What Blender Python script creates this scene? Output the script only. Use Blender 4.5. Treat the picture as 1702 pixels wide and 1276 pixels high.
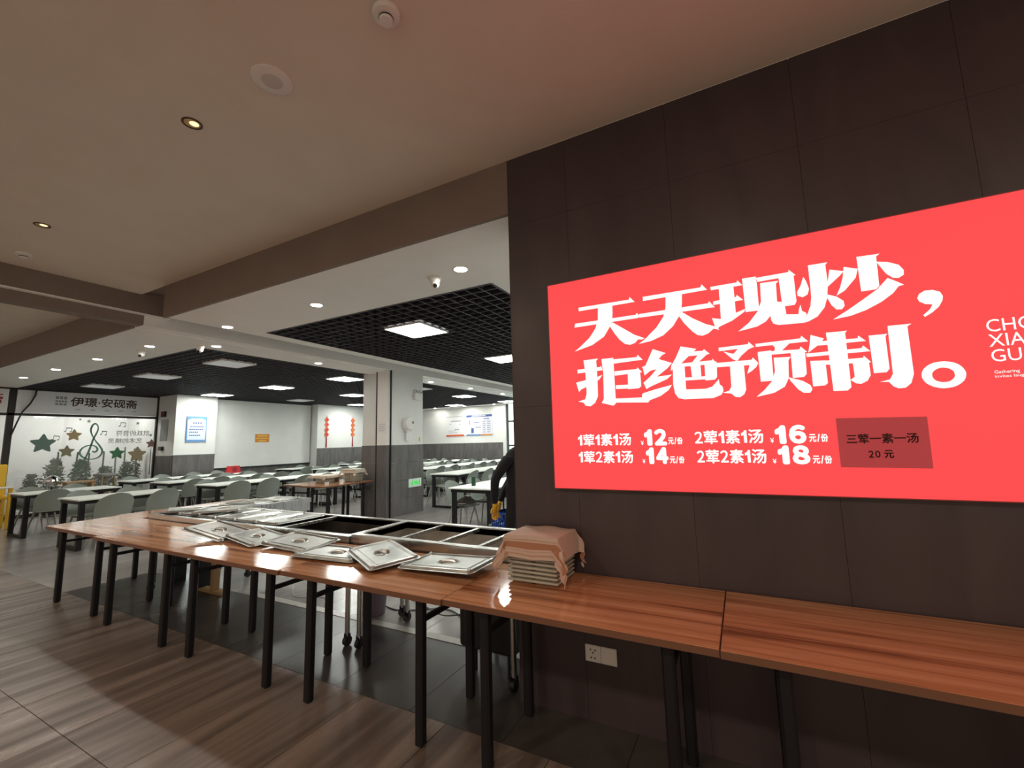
import bpy, bmesh, math, random
from mathutils import Matrix, Vector
from mathutils.geometry import tessellate_polygon

random.seed(7)
SC = bpy.context.scene
COL = SC.collection
for _o in list(bpy.data.objects):
    bpy.data.objects.remove(_o, do_unlink=True)

# ------------------------------------------------------------------ camera
cam_data = bpy.data.cameras.new('camera')
cam = bpy.data.objects.new('camera', cam_data)
COL.objects.link(cam)
SC.camera = cam
cam_data.sensor_fit = 'HORIZONTAL'
cam_data.sensor_width = 36.0
cam_data.lens = 721.0 / 1702.0 * 36.0
cam_data.clip_start = 0.02
YAW, PITCH, ROLL = 0.48567, 0.12841, -0.02581
_f = Vector((-math.sin(YAW) * math.cos(PITCH), math.cos(YAW) * math.cos(PITCH), math.sin(PITCH)))
_r = Vector((math.cos(YAW), math.sin(YAW), 0.0))
_u = _r.cross(_f)
_r2 = math.cos(ROLL) * _r + math.sin(ROLL) * _u
_u2 = -math.sin(ROLL) * _r + math.cos(ROLL) * _u
_m = Matrix.Identity(4)
for _i in range(3):
    _m[_i][0] = _r2[_i]
    _m[_i][1] = _u2[_i]
    _m[_i][2] = -_f[_i]
_m[2][3] = 1.5
cam.matrix_world = _m

# ------------------------------------------------------------------ world, exposure
world = bpy.data.worlds.new('world')
SC.world = world
world.use_nodes = True
world.node_tree.nodes['Background'].inputs[0].default_value = (1.0, 0.78, 0.60, 1)
world.node_tree.nodes['Background'].inputs[1].default_value = 0.62
SC.view_settings.view_transform = 'Standard'
SC.view_settings.look = 'None'
SC.view_settings.exposure = 0.0
SC.view_settings.gamma = 1.0
SC.view_settings.use_curve_mapping = False
SC.cycles.use_light_tree = True

LED_POWER = 38.0       # radiance of the lit ceiling panels
DOWN_POWER = 300.0      # radiance of the lit white downlights

# unseen fill lamps, added behind the camera to brighten the entrance side
for _k, _x in enumerate((-5.4, -2.7, 0.0, 2.7)):
    _l = bpy.data.lights.new('fill_lamp', 'AREA')
    _l.shape = 'DISK'
    _l.size = 0.30
    _l.energy = 38.0
    _l.color = (1.0, 0.80, 0.62)
    _lo = bpy.data.objects.new('fill_lamp', _l)
    COL.objects.link(_lo)
    _lo.location = (_x, -1.3, 3.35)

# ------------------------------------------------------------------ materials
MATS = {}


def mat(name, col, rough=0.6, metal=0.0, spec=0.5, emit=None, estr=0.0):
    m = bpy.data.materials.new(name)
    m.use_nodes = True
    b = m.node_tree.nodes['Principled BSDF']
    b.inputs['Base Color'].default_value = (*col, 1)
    b.inputs['Roughness'].default_value = rough
    b.inputs['Metallic'].default_value = metal
    b.inputs['Specular IOR Level'].default_value = spec
    if emit:
        b.inputs['Emission Color'].default_value = (*emit, 1)
        b.inputs['Emission Strength'].default_value = estr
    MATS[name] = m
    return m


def nodes_of(m):
    nt = m.node_tree
    return nt, nt.nodes, nt.links, nt.nodes['Principled BSDF']


def noisy(name, c1, c2, rough=0.6, scale=(4, 4, 4), detail=4, metal=0.0, spec=0.5, r2=None, lo=0.35, hi=0.65, bump=0.0, coord='Object', dist=0.0):
    """two colours mixed by stretched noise"""
    m = mat(name, c1, rough, metal, spec)
    nt, N, L, b = nodes_of(m)
    tc = N.new('ShaderNodeTexCoord')
    mp = N.new('ShaderNodeMapping')
    mp.inputs['Scale'].default_value = scale
    nz = N.new('ShaderNodeTexNoise')
    nz.inputs['Scale'].default_value = 1.0
    nz.inputs['Detail'].default_value = detail
    nz.inputs['Distortion'].default_value = dist
    cr = N.new('ShaderNodeValToRGB')
    cr.color_ramp.elements[0].position = lo
    cr.color_ramp.elements[0].color = (*c1, 1)
    cr.color_ramp.elements[1].position = hi
    cr.color_ramp.elements[1].color = (*c2, 1)
    L.new(tc.outputs[coord], mp.inputs[0])
    L.new(mp.outputs[0], nz.inputs['Vector'])
    L.new(nz.outputs['Fac'], cr.inputs[0])
    L.new(cr.outputs[0], b.inputs['Base Color'])
    if r2 is not None:
        mr = N.new('ShaderNodeMapRange')
        mr.inputs[1].default_value = lo
        mr.inputs[2].default_value = hi
        mr.inputs[3].default_value = rough
        mr.inputs[4].default_value = r2
        L.new(nz.outputs['Fac'], mr.inputs[0])
        L.new(mr.outputs[0], b.inputs['Roughness'])
    if bump:
        bp = N.new('ShaderNodeBump')
        bp.inputs['Strength'].default_value = bump
        bp.inputs['Distance'].default_value = 0.004
        L.new(nz.outputs['Fac'], bp.inputs['Height'])
        L.new(bp.outputs[0], b.inputs['Normal'])
    return m


def wood_mat(name, axis, dark, mid, light, rough=0.10):
    """laminate with grain running along axis (0 = x, 1 = y)"""
    m = mat(name, mid, rough, 0, 0.5)
    nt, N, L, b = nodes_of(m)
    tc = N.new('ShaderNodeTexCoord')
    mp = N.new('ShaderNodeMapping')
    s = [26.0, 26.0, 4.0]
    s[axis] = 1.0
    mp.inputs['Scale'].default_value = s
    nz = N.new('ShaderNodeTexNoise')
    nz.inputs['Scale'].default_value = 0.55
    nz.inputs['Detail'].default_value = 6
    nz.inputs['Distortion'].default_value = 0.7
    cr = N.new('ShaderNodeValToRGB')
    e = cr.color_ramp.elements
    e[0].position = 0.36
    e[0].color = (*dark, 1)
    e[1].position = 0.64
    e[1].color = (*light, 1)
    k = e.new(0.47)
    k.color = (*mid, 1)
    mp2 = N.new('ShaderNodeMapping')
    s2 = [160.0, 160.0, 8.0]
    s2[axis] = 5.0
    mp2.inputs['Scale'].default_value = s2
    n2 = N.new('ShaderNodeTexNoise')
    n2.inputs['Scale'].default_value = 1.0
    n2.inputs['Detail'].default_value = 3
    mx = N.new('ShaderNodeMix')
    mx.data_type = 'RGBA'
    mx.blend_type = 'MULTIPLY'
    mx.inputs[0].default_value = 0.5
    L.new(tc.outputs['Object'], mp.inputs[0])
    L.new(mp.outputs[0], nz.inputs['Vector'])
    L.new(tc.outputs['Object'], mp2.inputs[0])
    L.new(mp2.outputs[0], n2.inputs['Vector'])
    L.new(nz.outputs['Fac'], cr.inputs[0])
    L.new(cr.outputs[0], mx.inputs[6])
    L.new(n2.outputs['Fac'], mx.inputs[7])
    L.new(mx.outputs[2], b.inputs['Base Color'])
    bp = N.new('ShaderNodeBump')
    bp.inputs['Strength'].default_value = 0.025
    bp.inputs['Distance'].default_value = 0.002
    L.new(n2.outputs['Fac'], bp.inputs['Height'])
    L.new(bp.outputs[0], b.inputs['Normal'])
    return m


noisy('paint_ceiling', (0.72, 0.66, 0.565), (0.75, 0.69, 0.595), 0.8, (3, 3, 3))
noisy('paint_brown', (0.20, 0.155, 0.128), (0.215, 0.168, 0.14), 0.7, (3, 3, 3))
noisy('paint_white', (0.86, 0.85, 0.82), (0.88, 0.87, 0.84), 0.7, (3, 3, 3))
noisy('wall_white', (0.78, 0.79, 0.77), (0.82, 0.83, 0.81), 0.75, (2, 2, 2))
mat('joint_dark', (0.02, 0.018, 0.017), 0.8)
mat('joint_wall', (0.045, 0.036, 0.034), 0.8)
mat('black_void', (0.006, 0.006, 0.008), 0.9)
mat('grid_black', (0.030, 0.028, 0.036), 0.5)
noisy('wall_tile', (0.046, 0.032, 0.036), (0.068, 0.048, 0.052), 0.45, (2.6, 2.6, 0.8), 6, r2=0.36, lo=0.35, hi=0.75, dist=1.6)
noisy('wainscot', (0.105, 0.100, 0.098), (0.16, 0.153, 0.15), 0.4, (7, 7, 1.5), 5, dist=0.6)
noisy('floor_brown', (0.115, 0.087, 0.071), (0.27, 0.215, 0.185), 0.40, (9.0, 0.7, 1), 10, r2=0.27, lo=0.38, hi=0.66, dist=0.35, bump=0.05)
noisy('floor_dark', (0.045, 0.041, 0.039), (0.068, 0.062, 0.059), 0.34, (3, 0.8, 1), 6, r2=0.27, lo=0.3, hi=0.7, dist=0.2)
noisy('floor_grey', (0.24, 0.225, 0.216), (0.36, 0.34, 0.328), 0.24, (3, 0.8, 1), 6, r2=0.17, lo=0.3, hi=0.7, dist=0.6)
noisy('threshold_stone', (0.50, 0.47, 0.43), (0.6, 0.57, 0.53), 0.3, (6, 6, 6))
wood_mat('wood_x', 0, (0.25, 0.085, 0.035), (0.60, 0.265, 0.125), (0.80, 0.42, 0.225))
wood_mat('wood_y', 1, (0.25, 0.085, 0.035), (0.60, 0.265, 0.125), (0.80, 0.42, 0.225))
mat('wood_edge_shaded', (0.17, 0.078, 0.045), 0.4)  # edge band darkened: the shade on the counter front is put into this colour
mat('leg_black', (0.009, 0.009, 0.011), 0.45, 0, 0.35)
noisy('steel', (0.60, 0.60, 0.58), (0.70, 0.70, 0.68), 0.26, (3, 40, 3), 3, metal=1.0, r2=0.34)
noisy('steel_lid', (0.38, 0.38, 0.36), (0.52, 0.52, 0.50), 0.30, (7, 7, 7), 5, metal=1.0, r2=0.40)
noisy('steel_dark', (0.05, 0.045, 0.04), (0.10, 0.09, 0.08), 0.4, (5, 5, 5), 4, metal=0.5, r2=0.5)
noisy('steel_well', (0.30, 0.28, 0.25), (0.48, 0.45, 0.41), 0.38, (5, 5, 5), 4, metal=0.6, r2=0.5)
mat('white_laminate', (0.86, 0.90, 0.86), 0.5, 0, 0.25)
noisy('chair_plastic', (0.235, 0.265, 0.235), (0.26, 0.29, 0.26), 0.45, (3, 3, 3))
mat('chair_leg', (0.34, 0.35, 0.33), 0.4)
mat('chrome', (0.8, 0.8, 0.8), 0.08, 1.0)
mat('white_plastic', (0.78, 0.77, 0.74), 0.35)
mat('white_dim_panel', (0.72, 0.74, 0.75), 0.5, emit=(0.9, 0.95, 1.0), estr=0.10)  # unlit panels, with a faint glow put into the material
mat('led_on', (0.9, 0.9, 0.9), 0.5, emit=(0.97, 1.0, 0.93), estr=LED_POWER)
mat('down_on', (0.9, 0.9, 0.9), 0.5, emit=(1.0, 0.97, 0.88), estr=DOWN_POWER)
mat('down_gold', (0.70, 0.52, 0.22), 0.3, 0.3)
mat('down_glint', (0.8, 0.75, 0.5), 0.4, emit=(1.0, 0.88, 0.50), estr=1.1)
mat('bronze_ring', (0.10, 0.07, 0.045), 0.4, 0.6)
mat('black_plastic', (0.012, 0.012, 0.013), 0.4)
mat('grey_plastic', (0.25, 0.25, 0.25), 0.5)
mat('speaker_mesh', (0.60, 0.58, 0.56), 0.6)
mat('sign_red', (0.25, 0.012, 0.014), 0.5, emit=(1.0, 0.070, 0.076), estr=0.90)
mat('sign_white', (0.8, 0.8, 0.8), 0.5, emit=(0.88, 0.97, 0.97), estr=0.84)
mat('sign_frame', (0.35, 0.05, 0.05), 0.4)
mat('ink_dark', (0.03, 0.006, 0.006), 0.8)
mat('ink_brown', (0.055, 0.03, 0.025), 0.7)
mat('ink_red', (0.35, 0.04, 0.03), 0.7)
mat('ink_grey', (0.32, 0.33, 0.34), 0.7)
mat('ink_blue', (0.05, 0.10, 0.32), 0.6)
mat('blue_print', (0.13, 0.30, 0.62), 0.5)
mat('pale_blue', (0.66, 0.74, 0.86), 0.5)
mat('paper_white', (0.80, 0.81, 0.83), 0.6)
mat('paper_lilac', (0.70, 0.71, 0.86), 0.6)
mat('orange_print', (0.72, 0.26, 0.03), 0.5)
mat('yellow_print', (0.85, 0.60, 0.12), 0.5)
mat('vermilion', (0.75, 0.13, 0.05), 0.5)
mat('red_cloth', (0.55, 0.02, 0.03), 0.6)
mat('red_dark', (0.30, 0.01, 0.02), 0.6)
mat('decal_green', (0.14, 0.22, 0.19), 0.6)
mat('decal_teal', (0.11, 0.24, 0.18), 0.6)
mat('decal_gold', (0.44, 0.34, 0.17), 0.6)
mat('decal_olive', (0.26, 0.24, 0.15), 0.6)
mat('decal_leaf', (0.05, 0.20, 0.09), 0.6)
mat('decal_tan', (0.45, 0.36, 0.22), 0.6)
mat('decal_rose', (0.42, 0.26, 0.22), 0.6)
mat('post_brown', (0.022, 0.016, 0.013), 0.5)
noisy('leaf', (0.025, 0.055, 0.015), (0.075, 0.12, 0.035), 0.5, (9, 9, 9))
mat('bark', (0.10, 0.07, 0.04), 0.8)
mat('bamboo', (0.035, 0.09, 0.02), 0.5)
mat('yellow_plastic', (0.82, 0.50, 0.03), 0.35)
mat('blue_plastic', (0.012, 0.07, 0.36), 0.4)
mat('glove_yellow', (0.72, 0.36, 0.02), 0.4)
noisy('cloth_black', (0.006, 0.005, 0.007), (0.010, 0.008, 0.010), 0.9, (20, 20, 20))
mat('skin', (0.55, 0.35, 0.25), 0.5)
mat('hair', (0.012, 0.010, 0.009), 0.5)
mat('cup_green', (0.012, 0.055, 0.03), 0.3)
mat('exit_green', (0.02, 0.35, 0.06), 0.5, emit=(0.03, 1.0, 0.10), estr=0.55)
mat('exit_white', (0.65, 0.72, 0.68), 0.5, emit=(0.7, 1.0, 0.8), estr=0.12)
mat('cardboard', (0.46, 0.35, 0.23), 0.8)
noisy('tray_foam', (0.42, 0.40, 0.33), (0.48, 0.46, 0.39), 0.6, (8, 8, 8))
mat('cable', (0.02, 0.02, 0.02), 0.5)
mat('cable_white', (0.6, 0.58, 0.52), 0.5)
mat('bag_brown', (0.085, 0.072, 0.068), 0.7)
mat('lilac_bin', (0.20, 0.15, 0.20), 0.6)
mat('raw_wood', (0.42, 0.27, 0.13), 0.6)
mat('window_light', (0.8, 0.9, 0.9), 0.5, emit=(0.86, 1.0, 0.95), estr=1.25)
mat('window_frame', (0.06, 0.075, 0.065), 0.5)
mat('shop_light', (0.9, 0.9, 0.9), 0.5, emit=(1.0, 1.0, 0.95), estr=24.0)


def glass_mat():
    m = bpy.data.materials.new('frosted_glass')
    m.use_nodes = True
    nt = m.node_tree
    N, L = nt.nodes, nt.links
    N.remove(N['Principled BSDF'])
    out = [n for n in N if n.type == 'OUTPUT_MATERIAL'][0]
    tr = N.new('ShaderNodeBsdfTransparent')
    df = N.new('ShaderNodeBsdfDiffuse')
    df.inputs[0].default_value = (0.75, 0.80, 0.78, 1)
    gl = N.new('ShaderNodeBsdfGlossy')
    gl.inputs['Roughness'].default_value = 0.04
    m1 = N.new('ShaderNodeMixShader')
    m1.inputs[0].default_value = 0.10
    m2 = N.new('ShaderNodeMixShader')
    m2.inputs[0].default_value = 0.07
    L.new(tr.outputs[0], m1.inputs[1])
    L.new(df.outputs[0], m1.inputs[2])
    L.new(m1.outputs[0], m2.inputs[1])
    L.new(gl.outputs[0], m2.inputs[2])
    L.new(m2.outputs[0], out.inputs[0])
    MATS['frosted_glass'] = m


def paper_mat():
    """thin red paper taped over the lit box: the box shines through it"""
    m = bpy.data.materials.new('taped_paper')
    m.use_nodes = True
    nt = m.node_tree
    N, L = nt.nodes, nt.links
    N.remove(N['Principled BSDF'])
    out = [n for n in N if n.type == 'OUTPUT_MATERIAL'][0]
    a = N.new('ShaderNodeBsdfTranslucent')
    a.inputs[0].default_value = (0.72, 0.88, 0.88, 1)
    d = N.new('ShaderNodeBsdfDiffuse')
    d.inputs[0].default_value = (0.40, 0.12, 0.12, 1)
    mx = N.new('ShaderNodeMixShader')
    mx.inputs[0].default_value = 0.15
    L.new(a.outputs[0], mx.inputs[1])
    L.new(d.outputs[0], mx.inputs[2])
    L.new(mx.outputs[0], out.inputs[0])
    MATS['taped_paper'] = m


def stripe_cloth(name, base, band, fine):
    """woven towel: broad and fine stripes along the u direction of its uv"""
    m = mat(name, base, 0.85, 0, 0.2)
    nt, N, L, b = nodes_of(m)
    uv = N.new('ShaderNodeUVMap')
    sp = N.new('ShaderNodeSeparateXYZ')
    cr = N.new('ShaderNodeValToRGB')
    cr.color_ramp.interpolation = 'CONSTANT'
    e = cr.color_ramp.elements
    e[0].position = 0.0
    e[0].color = (*base, 1)
    e[1].position = 0.03
    e[1].color = (*fine, 1)
    for p, c in ((0.05, base), (0.075, fine), (0.085, base), (0.105, band), (0.175, base), (0.19, fine), (0.2, base), (0.80, band), (0.86, base), (0.90, fine), (0.92, base)):
        k = e.new(p)
        k.color = (*c, 1)
    nz = N.new('ShaderNodeTexNoise')
    nz.inputs['Scale'].default_value = 240
    mx = N.new('ShaderNodeMix')
    mx.data_type = 'RGBA'
    mx.blend_type = 'MULTIPLY'
    mx.inputs[0].default_value = 0.25
    L.new(uv.outputs[0], sp.inputs[0])
    L.new(sp.outputs[1], cr.inputs[0])
    L.new(cr.outputs[0], mx.inputs[6])
    L.new(nz.outputs['Fac'], mx.inputs[7])
    L.new(mx.outputs[2], b.inputs['Base Color'])
    return m


glass_mat()
paper_mat()
stripe_cloth('towel_peach', (0.64, 0.49, 0.41), (0.45, 0.22, 0.13), (0.54, 0.34, 0.26))
stripe_cloth('towel_cream', (0.72, 0.66, 0.56), (0.55, 0.40, 0.30), (0.62, 0.50, 0.42))


# ------------------------------------------------------------------ mesh helpers
class MB:
    """collects shapes, then links them as one mesh object"""

    def __init__(self):
        self.v, self.f, self.uv, self.smooth, self.sharp = [], [], None, False, 38

    def box(self, x0, x1, y0, y1, z0, z1):
        b = len(self.v)
        self.v += [(x, y, z) for z in (z0, z1) for y in (y0, y1) for x in (x0, x1)]
        self.f += [tuple(b + i for i in q) for q in ((0, 2, 3, 1), (4, 5, 7, 6), (0, 1, 5, 4), (2, 6, 7, 3), (0, 4, 6, 2), (1, 3, 7, 5))]
        return self

    def bbox(self, x0, x1, y0, y1, z0, z1, r=0.006):
        """box with chamfered edges"""
        b = len(self.v)
        xs, ys, zs = (x0, x1), (y0, y1), (z0, z1)
        bm = bmesh.new()
        vs = [bm.verts.new((x, y, z)) for z in zs for y in ys for x in xs]
        for q in ((0, 2, 3, 1), (4, 5, 7, 6), (0, 1, 5, 4), (2, 6, 7, 3), (0, 4, 6, 2), (1, 3, 7, 5)):
            bm.faces.new([vs[i] for i in q])
        bmesh.ops.bevel(bm, geom=bm.edges[:], offset=r, segments=1, affect='EDGES')
        bm.verts.index_update()
        self.v += [tuple(v.co) for v in bm.verts]
        self.f += [tuple(b + v.index for v in f.verts) for f in bm.faces]
        bm.free()
        return self

    def cyl(self, p0, p1, r0, r1=None, n=12, caps=True):
        r1 = r0 if r1 is None else r1
        p0, p1 = Vector(p0), Vector(p1)
        d = (p1 - p0).normalized()
        a = Vector((0, 0, 1)) if abs(d.z) < 0.9 else Vector((1, 0, 0))
        s = d.cross(a).normalized()
        t = d.cross(s)
        b = len(self.v)
        for p, r in ((p0, r0), (p1, r1)):
            for i in range(n):
                an = 2 * math.pi * i / n
                self.v.append(tuple(p + r * (math.cos(an) * s + math.sin(an) * t)))
        for i in range(n):
            j = (i + 1) % n
            self.f.append((b + i, b + n + i, b + n + j, b + j))
        if caps:
            self.f.append(tuple(b + i for i in range(n)))
            self.f.append(tuple(b + n + i for i in range(n - 1, -1, -1)))
        return self

    def tube(self, pts, r, n=8):
        pts = [Vector(p) for p in pts]
        b = len(self.v)
        prev = None
        for k, p in enumerate(pts):
            d = (pts[min(k + 1, len(pts) - 1)] - pts[max(k - 1, 0)]).normalized()
            a = prev if prev is not None else (Vector((0, 0, 1)) if abs(d.z) < 0.9 else Vector((1, 0, 0)))
            s = (a - d * a.dot(d)).normalized()
            prev = s
            t = d.cross(s)
            rr = r[k] if isinstance(r, (list, tuple)) else r
            for i in range(n):
                an = 2 * math.pi * i / n
                self.v.append(tuple(p + rr * (math.cos(an) * s + math.sin(an) * t)))
        for k in range(len(pts) - 1):
            for i in range(n):
                j = (i + 1) % n
                self.f.append((b + k * n + i, b + k * n + j, b + (k + 1) * n + j, b + (k + 1) * n + i))
        self.f.append(tuple(b + i for i in range(n - 1, -1, -1)))
        e = b + (len(pts) - 1) * n
        self.f.append(tuple(e + i for i in range(n)))
        return self

    def lathe(self, prof, c=(0, 0, 0), n=28, axis='z', caps=True):
        """prof: (radius, height) pairs"""
        b = len(self.v)
        for r, h in prof:
            for i in range(n):
                a = 2 * math.pi * i / n
                q = (r * math.cos(a), r * math.sin(a), h)
                if axis == 'x':
                    q = (h, r * math.cos(a), r * math.sin(a))
                if axis == 'y':
                    q = (r * math.cos(a), h, r * math.sin(a))
                self.v.append((c[0] + q[0], c[1] + q[1], c[2] + q[2]))
        for k in range(len(prof) - 1):
            for i in range(n):
                j = (i + 1) % n
                self.f.append((b + k * n + i, b + k * n + j, b + (k + 1) * n + j, b + (k + 1) * n + i))
        if caps:
            self.f.append(tuple(b + i for i in range(n - 1, -1, -1)))
            e = b + (len(prof) - 1) * n
            self.f.append(tuple(e + i for i in range(n)))
        return self

    def sphere(self, c, r, n=16, sz=1.0):
        prof = [(max(1e-4, r * math.sin(math.pi * k / n)), -r * sz * math.cos(math.pi * k / n)) for k in range(n + 1)]
        return self.lathe(prof, c, n * 2)

    def prism(self, poly, fn, d0, d1):
        """poly in (u, v); fn(u, v, d) gives the point; extruded from depth d0 to d1"""
        b = len(self.v)
        n = len(poly)
        for d in (d0, d1):
            self.v += [tuple(fn(u, v, d)) for u, v in poly]
        tri = tessellate_polygon([[Vector((u, v, 0)) for u, v in poly]])
        for t in tri:
            self.f.append(tuple(b + i for i in t))
            self.f.append(tuple(b + n + i for i in reversed(t)))
        for i in range(n):
            j = (i + 1) % n
            self.f.append((b + i, b + j, b + n + j, b + n + i))
        return self

    def grid(self, fn, nu, nv, thick=0.0, uv=False):
        """surface fn(i/nu, j/nv) with optional thickness along -normal"""
        P = [[Vector(fn(i / nu, j / nv)) for i in range(nu + 1)] for j in range(nv + 1)]
        b = len(self.v)
        w = nu + 1
        self.v += [tuple(p) for row in P for p in row]
        q = [(b + j * w + i, b + j * w + i + 1, b + (j + 1) * w + i + 1, b + (j + 1) * w + i) for j in range(nv) for i in range(nu)]
        self.f += q
        if thick:
            nrm = []
            for j in range(nv + 1):
                for i in range(nu + 1):
                    du = P[j][min(i + 1, nu)] - P[j][max(i - 1, 0)]
                    dv = P[min(j + 1, nv)][i] - P[max(j - 1, 0)][i]
                    k = du.cross(dv)
                    nrm.append(k.normalized() if k.length > 1e-9 else Vector((0, 0, 1)))
            o = w * (nv + 1)
            self.v += [tuple(Vector(self.v[b + k]) - thick * nrm[k]) for k in range(o)]
            self.f += [tuple(i + o for i in reversed(t)) for t in q]
            ring = [b + i for i in range(nu + 1)] + [b + j * w + nu for j in range(1, nv + 1)] + [b + nv * w + i for i in range(nu - 1, -1, -1)] + [b + j * w for j in range(nv - 1, 0, -1)]
            for k in range(len(ring)):
                a, c = ring[k], ring[(k + 1) % len(ring)]
                self.f.append((a, a + o, c + o, c))
        if uv:
            self.uv = {b + j * w + i: (i / nu, j / nv) for j in range(nv + 1) for i in range(nu + 1)}
            if thick:
                o = w * (nv + 1)
                for k in list(self.uv):
                    self.uv[k + o] = self.uv[k]
        return self

    def mesh(self, name, material):
        me = bpy.data.meshes.new(name)
        me.from_pydata(self.v, [], self.f)
        bm = bmesh.new()
        bm.from_mesh(me)
        bmesh.ops.recalc_face_normals(bm, faces=bm.faces[:])
        bm.to_mesh(me)
        bm.free()
        if self.uv:
            ul = me.uv_layers.new(name='UVMap')
            for lp in me.loops:
                ul.data[lp.index].uv = self.uv.get(lp.vertex_index, (0, 0))
        if self.smooth:
            for p in me.polygons:
                p.use_smooth = True
            me.set_sharp_from_angle(angle=math.radians(self.sharp))
        me.materials.append(MATS[material])
        return me

    def build(self, name, material, parent=None, smooth=False, loc=None):
        self.smooth = smooth
        return place(name, self.mesh(name, material), parent, loc)


def place(name, me, parent=None, loc=None, rz=0.0):
    o = bpy.data.objects.new(name, me)
    COL.objects.link(o)
    if parent:
        o.parent = parent
    if loc:
        o.location = loc
    if rz:
        o.rotation_euler = (0, 0, rz)
    return o


def tag(o, label, cat, group=None, kind=None):
    o['label'] = label
    o['category'] = cat
    if group:
        o['group'] = group
    if kind:
        o['kind'] = kind
    return o


def thing(name, label, cat, loc=(0, 0, 0), rz=0.0, group=None):
    o = bpy.data.objects.new(name, None)
    o.empty_display_size = 0.1
    COL.objects.link(o)
    o.location = loc
    o.rotation_euler = (0, 0, rz)
    return tag(o, label, cat, group)


def struct(name, mb, material, label=None):
    o = mb.build(name, material)
    o['kind'] = 'structure'
    if label:
        o['label'] = label
    return o


def dup(root, loc, rz, label, group=None, rot=None):
    r = root.copy()
    COL.objects.link(r)
    r.location = loc
    r.rotation_euler = rot if rot else (0, 0, rz)
    r['label'] = label
    if group:
        r['group'] = group
    for ch in list(root.children):
        c = ch.copy()
        COL.objects.link(c)
        c.parent = r
        for g in list(ch.children):
            d = g.copy()
            COL.objects.link(d)
            d.parent = c
    return r


# planes for flat work: fn(u, v, depth towards the viewer)
def face_south(y):            # a wall facing -y, u = x, v = z
    return lambda u, v, d: (u, y - d, v)


def face_east(x):             # a wall facing +x, u = y, v = z
    return lambda u, v, d: (x + d, u, v)


def text_data(body):
    """outline triangles of a line of text, normalised so that its box is 0..1 in both directions"""
    cu = bpy.data.curves.new('txt', 'FONT')
    cu.body = body
    cu.size = 1.0
    cu.resolution_u = 3
    ob = bpy.data.objects.new('txt', cu)
    COL.objects.link(ob)
    bpy.context.view_layer.update()
    dg = bpy.context.evaluated_depsgraph_get()
    me = bpy.data.meshes.new_from_object(ob.evaluated_get(dg))
    vs = [(v.co.x, v.co.y) for v in me.vertices]
    fs = [tuple(p.vertices) for p in me.polygons]
    bpy.data.objects.remove(ob, do_unlink=True)
    bpy.data.curves.remove(cu)
    bpy.data.meshes.remove(me)
    x0, x1 = min(v[0] for v in vs), max(v[0] for v in vs)
    y0, y1 = min(v[1] for v in vs), max(v[1] for v in vs)
    return [((x - x0) / (x1 - x0), (y - y0) / (y1 - y0)) for x, y in vs], fs


def text(parent, name, body, rect, fn, material, bold=0.0, depth=0.002, mirror=False):
    u0, u1, v0, v1 = rect
    if body == '\uff11':          # plain sans figure one: stem and flag
        vs = [(0.52, 0), (1, 0), (1, 1), (0.68, 1), (0.48, 0.86), (0.0, 0.76), (0.0, 0.58), (0.52, 0.68)]
        fs = tessellate_polygon([[Vector((x, y, 0)) for x, y in vs]])
    else:
        vs, fs = text_data(body)
    m = MB()
    offs = [(0, 0)]
    if bold:
        offs = [(bold * math.cos(k * math.pi / 4), bold * math.sin(k * math.pi / 4)) for k in range(8)] + [(0, 0)]
    for k, (ox, oy) in enumerate(offs):
        b = len(m.v)
        for x, y in vs:
            if mirror:
                x = 1 - x
            m.v.append(fn(u0 + bold + x * (u1 - u0 - 2 * bold) + ox, v0 + bold + y * (v1 - v0 - 2 * bold) + oy, depth + k * 0.00004))
        m.f += [tuple(b + i for i in f) for f in fs]
    me = bpy.data.meshes.new(name)
    me.from_pydata(m.v, [], m.f)
    me.materials.append(MATS[material])
    return place(name, me, parent)

# ================================================================== SETTING
YW = 2.416           # front face of the sign wall
# ---- floor
floor = struct('floor', MB().box(-18, 5, -5, 16.2, -0.08, -0.006), 'joint_dark')


def tile_grid(parent, name, material, x0, x1, nx, y0, y1, ny, z0, z1, gap=0.004):
    sx, sy = (x1 - x0) / nx, (y1 - y0) / ny
    for i in range(nx):
        for j in range(ny):
            m = MB().box(x0 + i * sx + gap / 2, x0 + (i + 1) * sx - gap / 2, y0 + j * sy + gap / 2, y0 + (j + 1) * sy - gap / 2, z0, z1)
            m.build(name, material, parent)


# brown stone tiles in front (0.6 m wide), grey tiles in the dining hall
tile_grid(floor, 'floor_tile', 'floor_brown', -10.54, 0.86, 19, -0.84, 2.06, 3, -0.006, 0.0)
MB().box(-18, -10.542, -5, 2.058, -0.006, -0.0005).box(0.862, 5, -5, 2.058, -0.006, -0.0005).box(-10.54, 0.86, -5, -0.842, -0.006, -0.0005).build('floor_surface', 'floor_brown', floor)
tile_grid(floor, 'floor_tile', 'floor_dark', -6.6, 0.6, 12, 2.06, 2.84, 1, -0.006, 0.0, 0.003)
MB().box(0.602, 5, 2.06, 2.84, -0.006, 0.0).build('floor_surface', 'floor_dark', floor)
MB().box(-9.6, -6.602, 2.06, 2.84, -0.006, 0.0).build('floor_surface', 'floor_grey', floor)
tile_grid(floor, 'floor_tile', 'floor_grey', -9.6, -1.2, 14, 2.84, 6.86, 4, -0.006, 0.0, 0.003)
MB().box(-18, -9.6, 2.06, 16.2, -0.006, 0.0).box(-1.2, 5, 2.842, 16.2, -0.006, 0.0).box(-9.6, -1.2, 6.862, 16.2, -0.006, 0.0).build('floor_surface', 'floor_grey', floor)
struct('trim_1', MB().box(-4.6, -1.29, 2.84, 2.92, 0.0, 0.004), 'threshold_stone', 'pale stone threshold strip in the floor under the steam tables')

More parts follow.
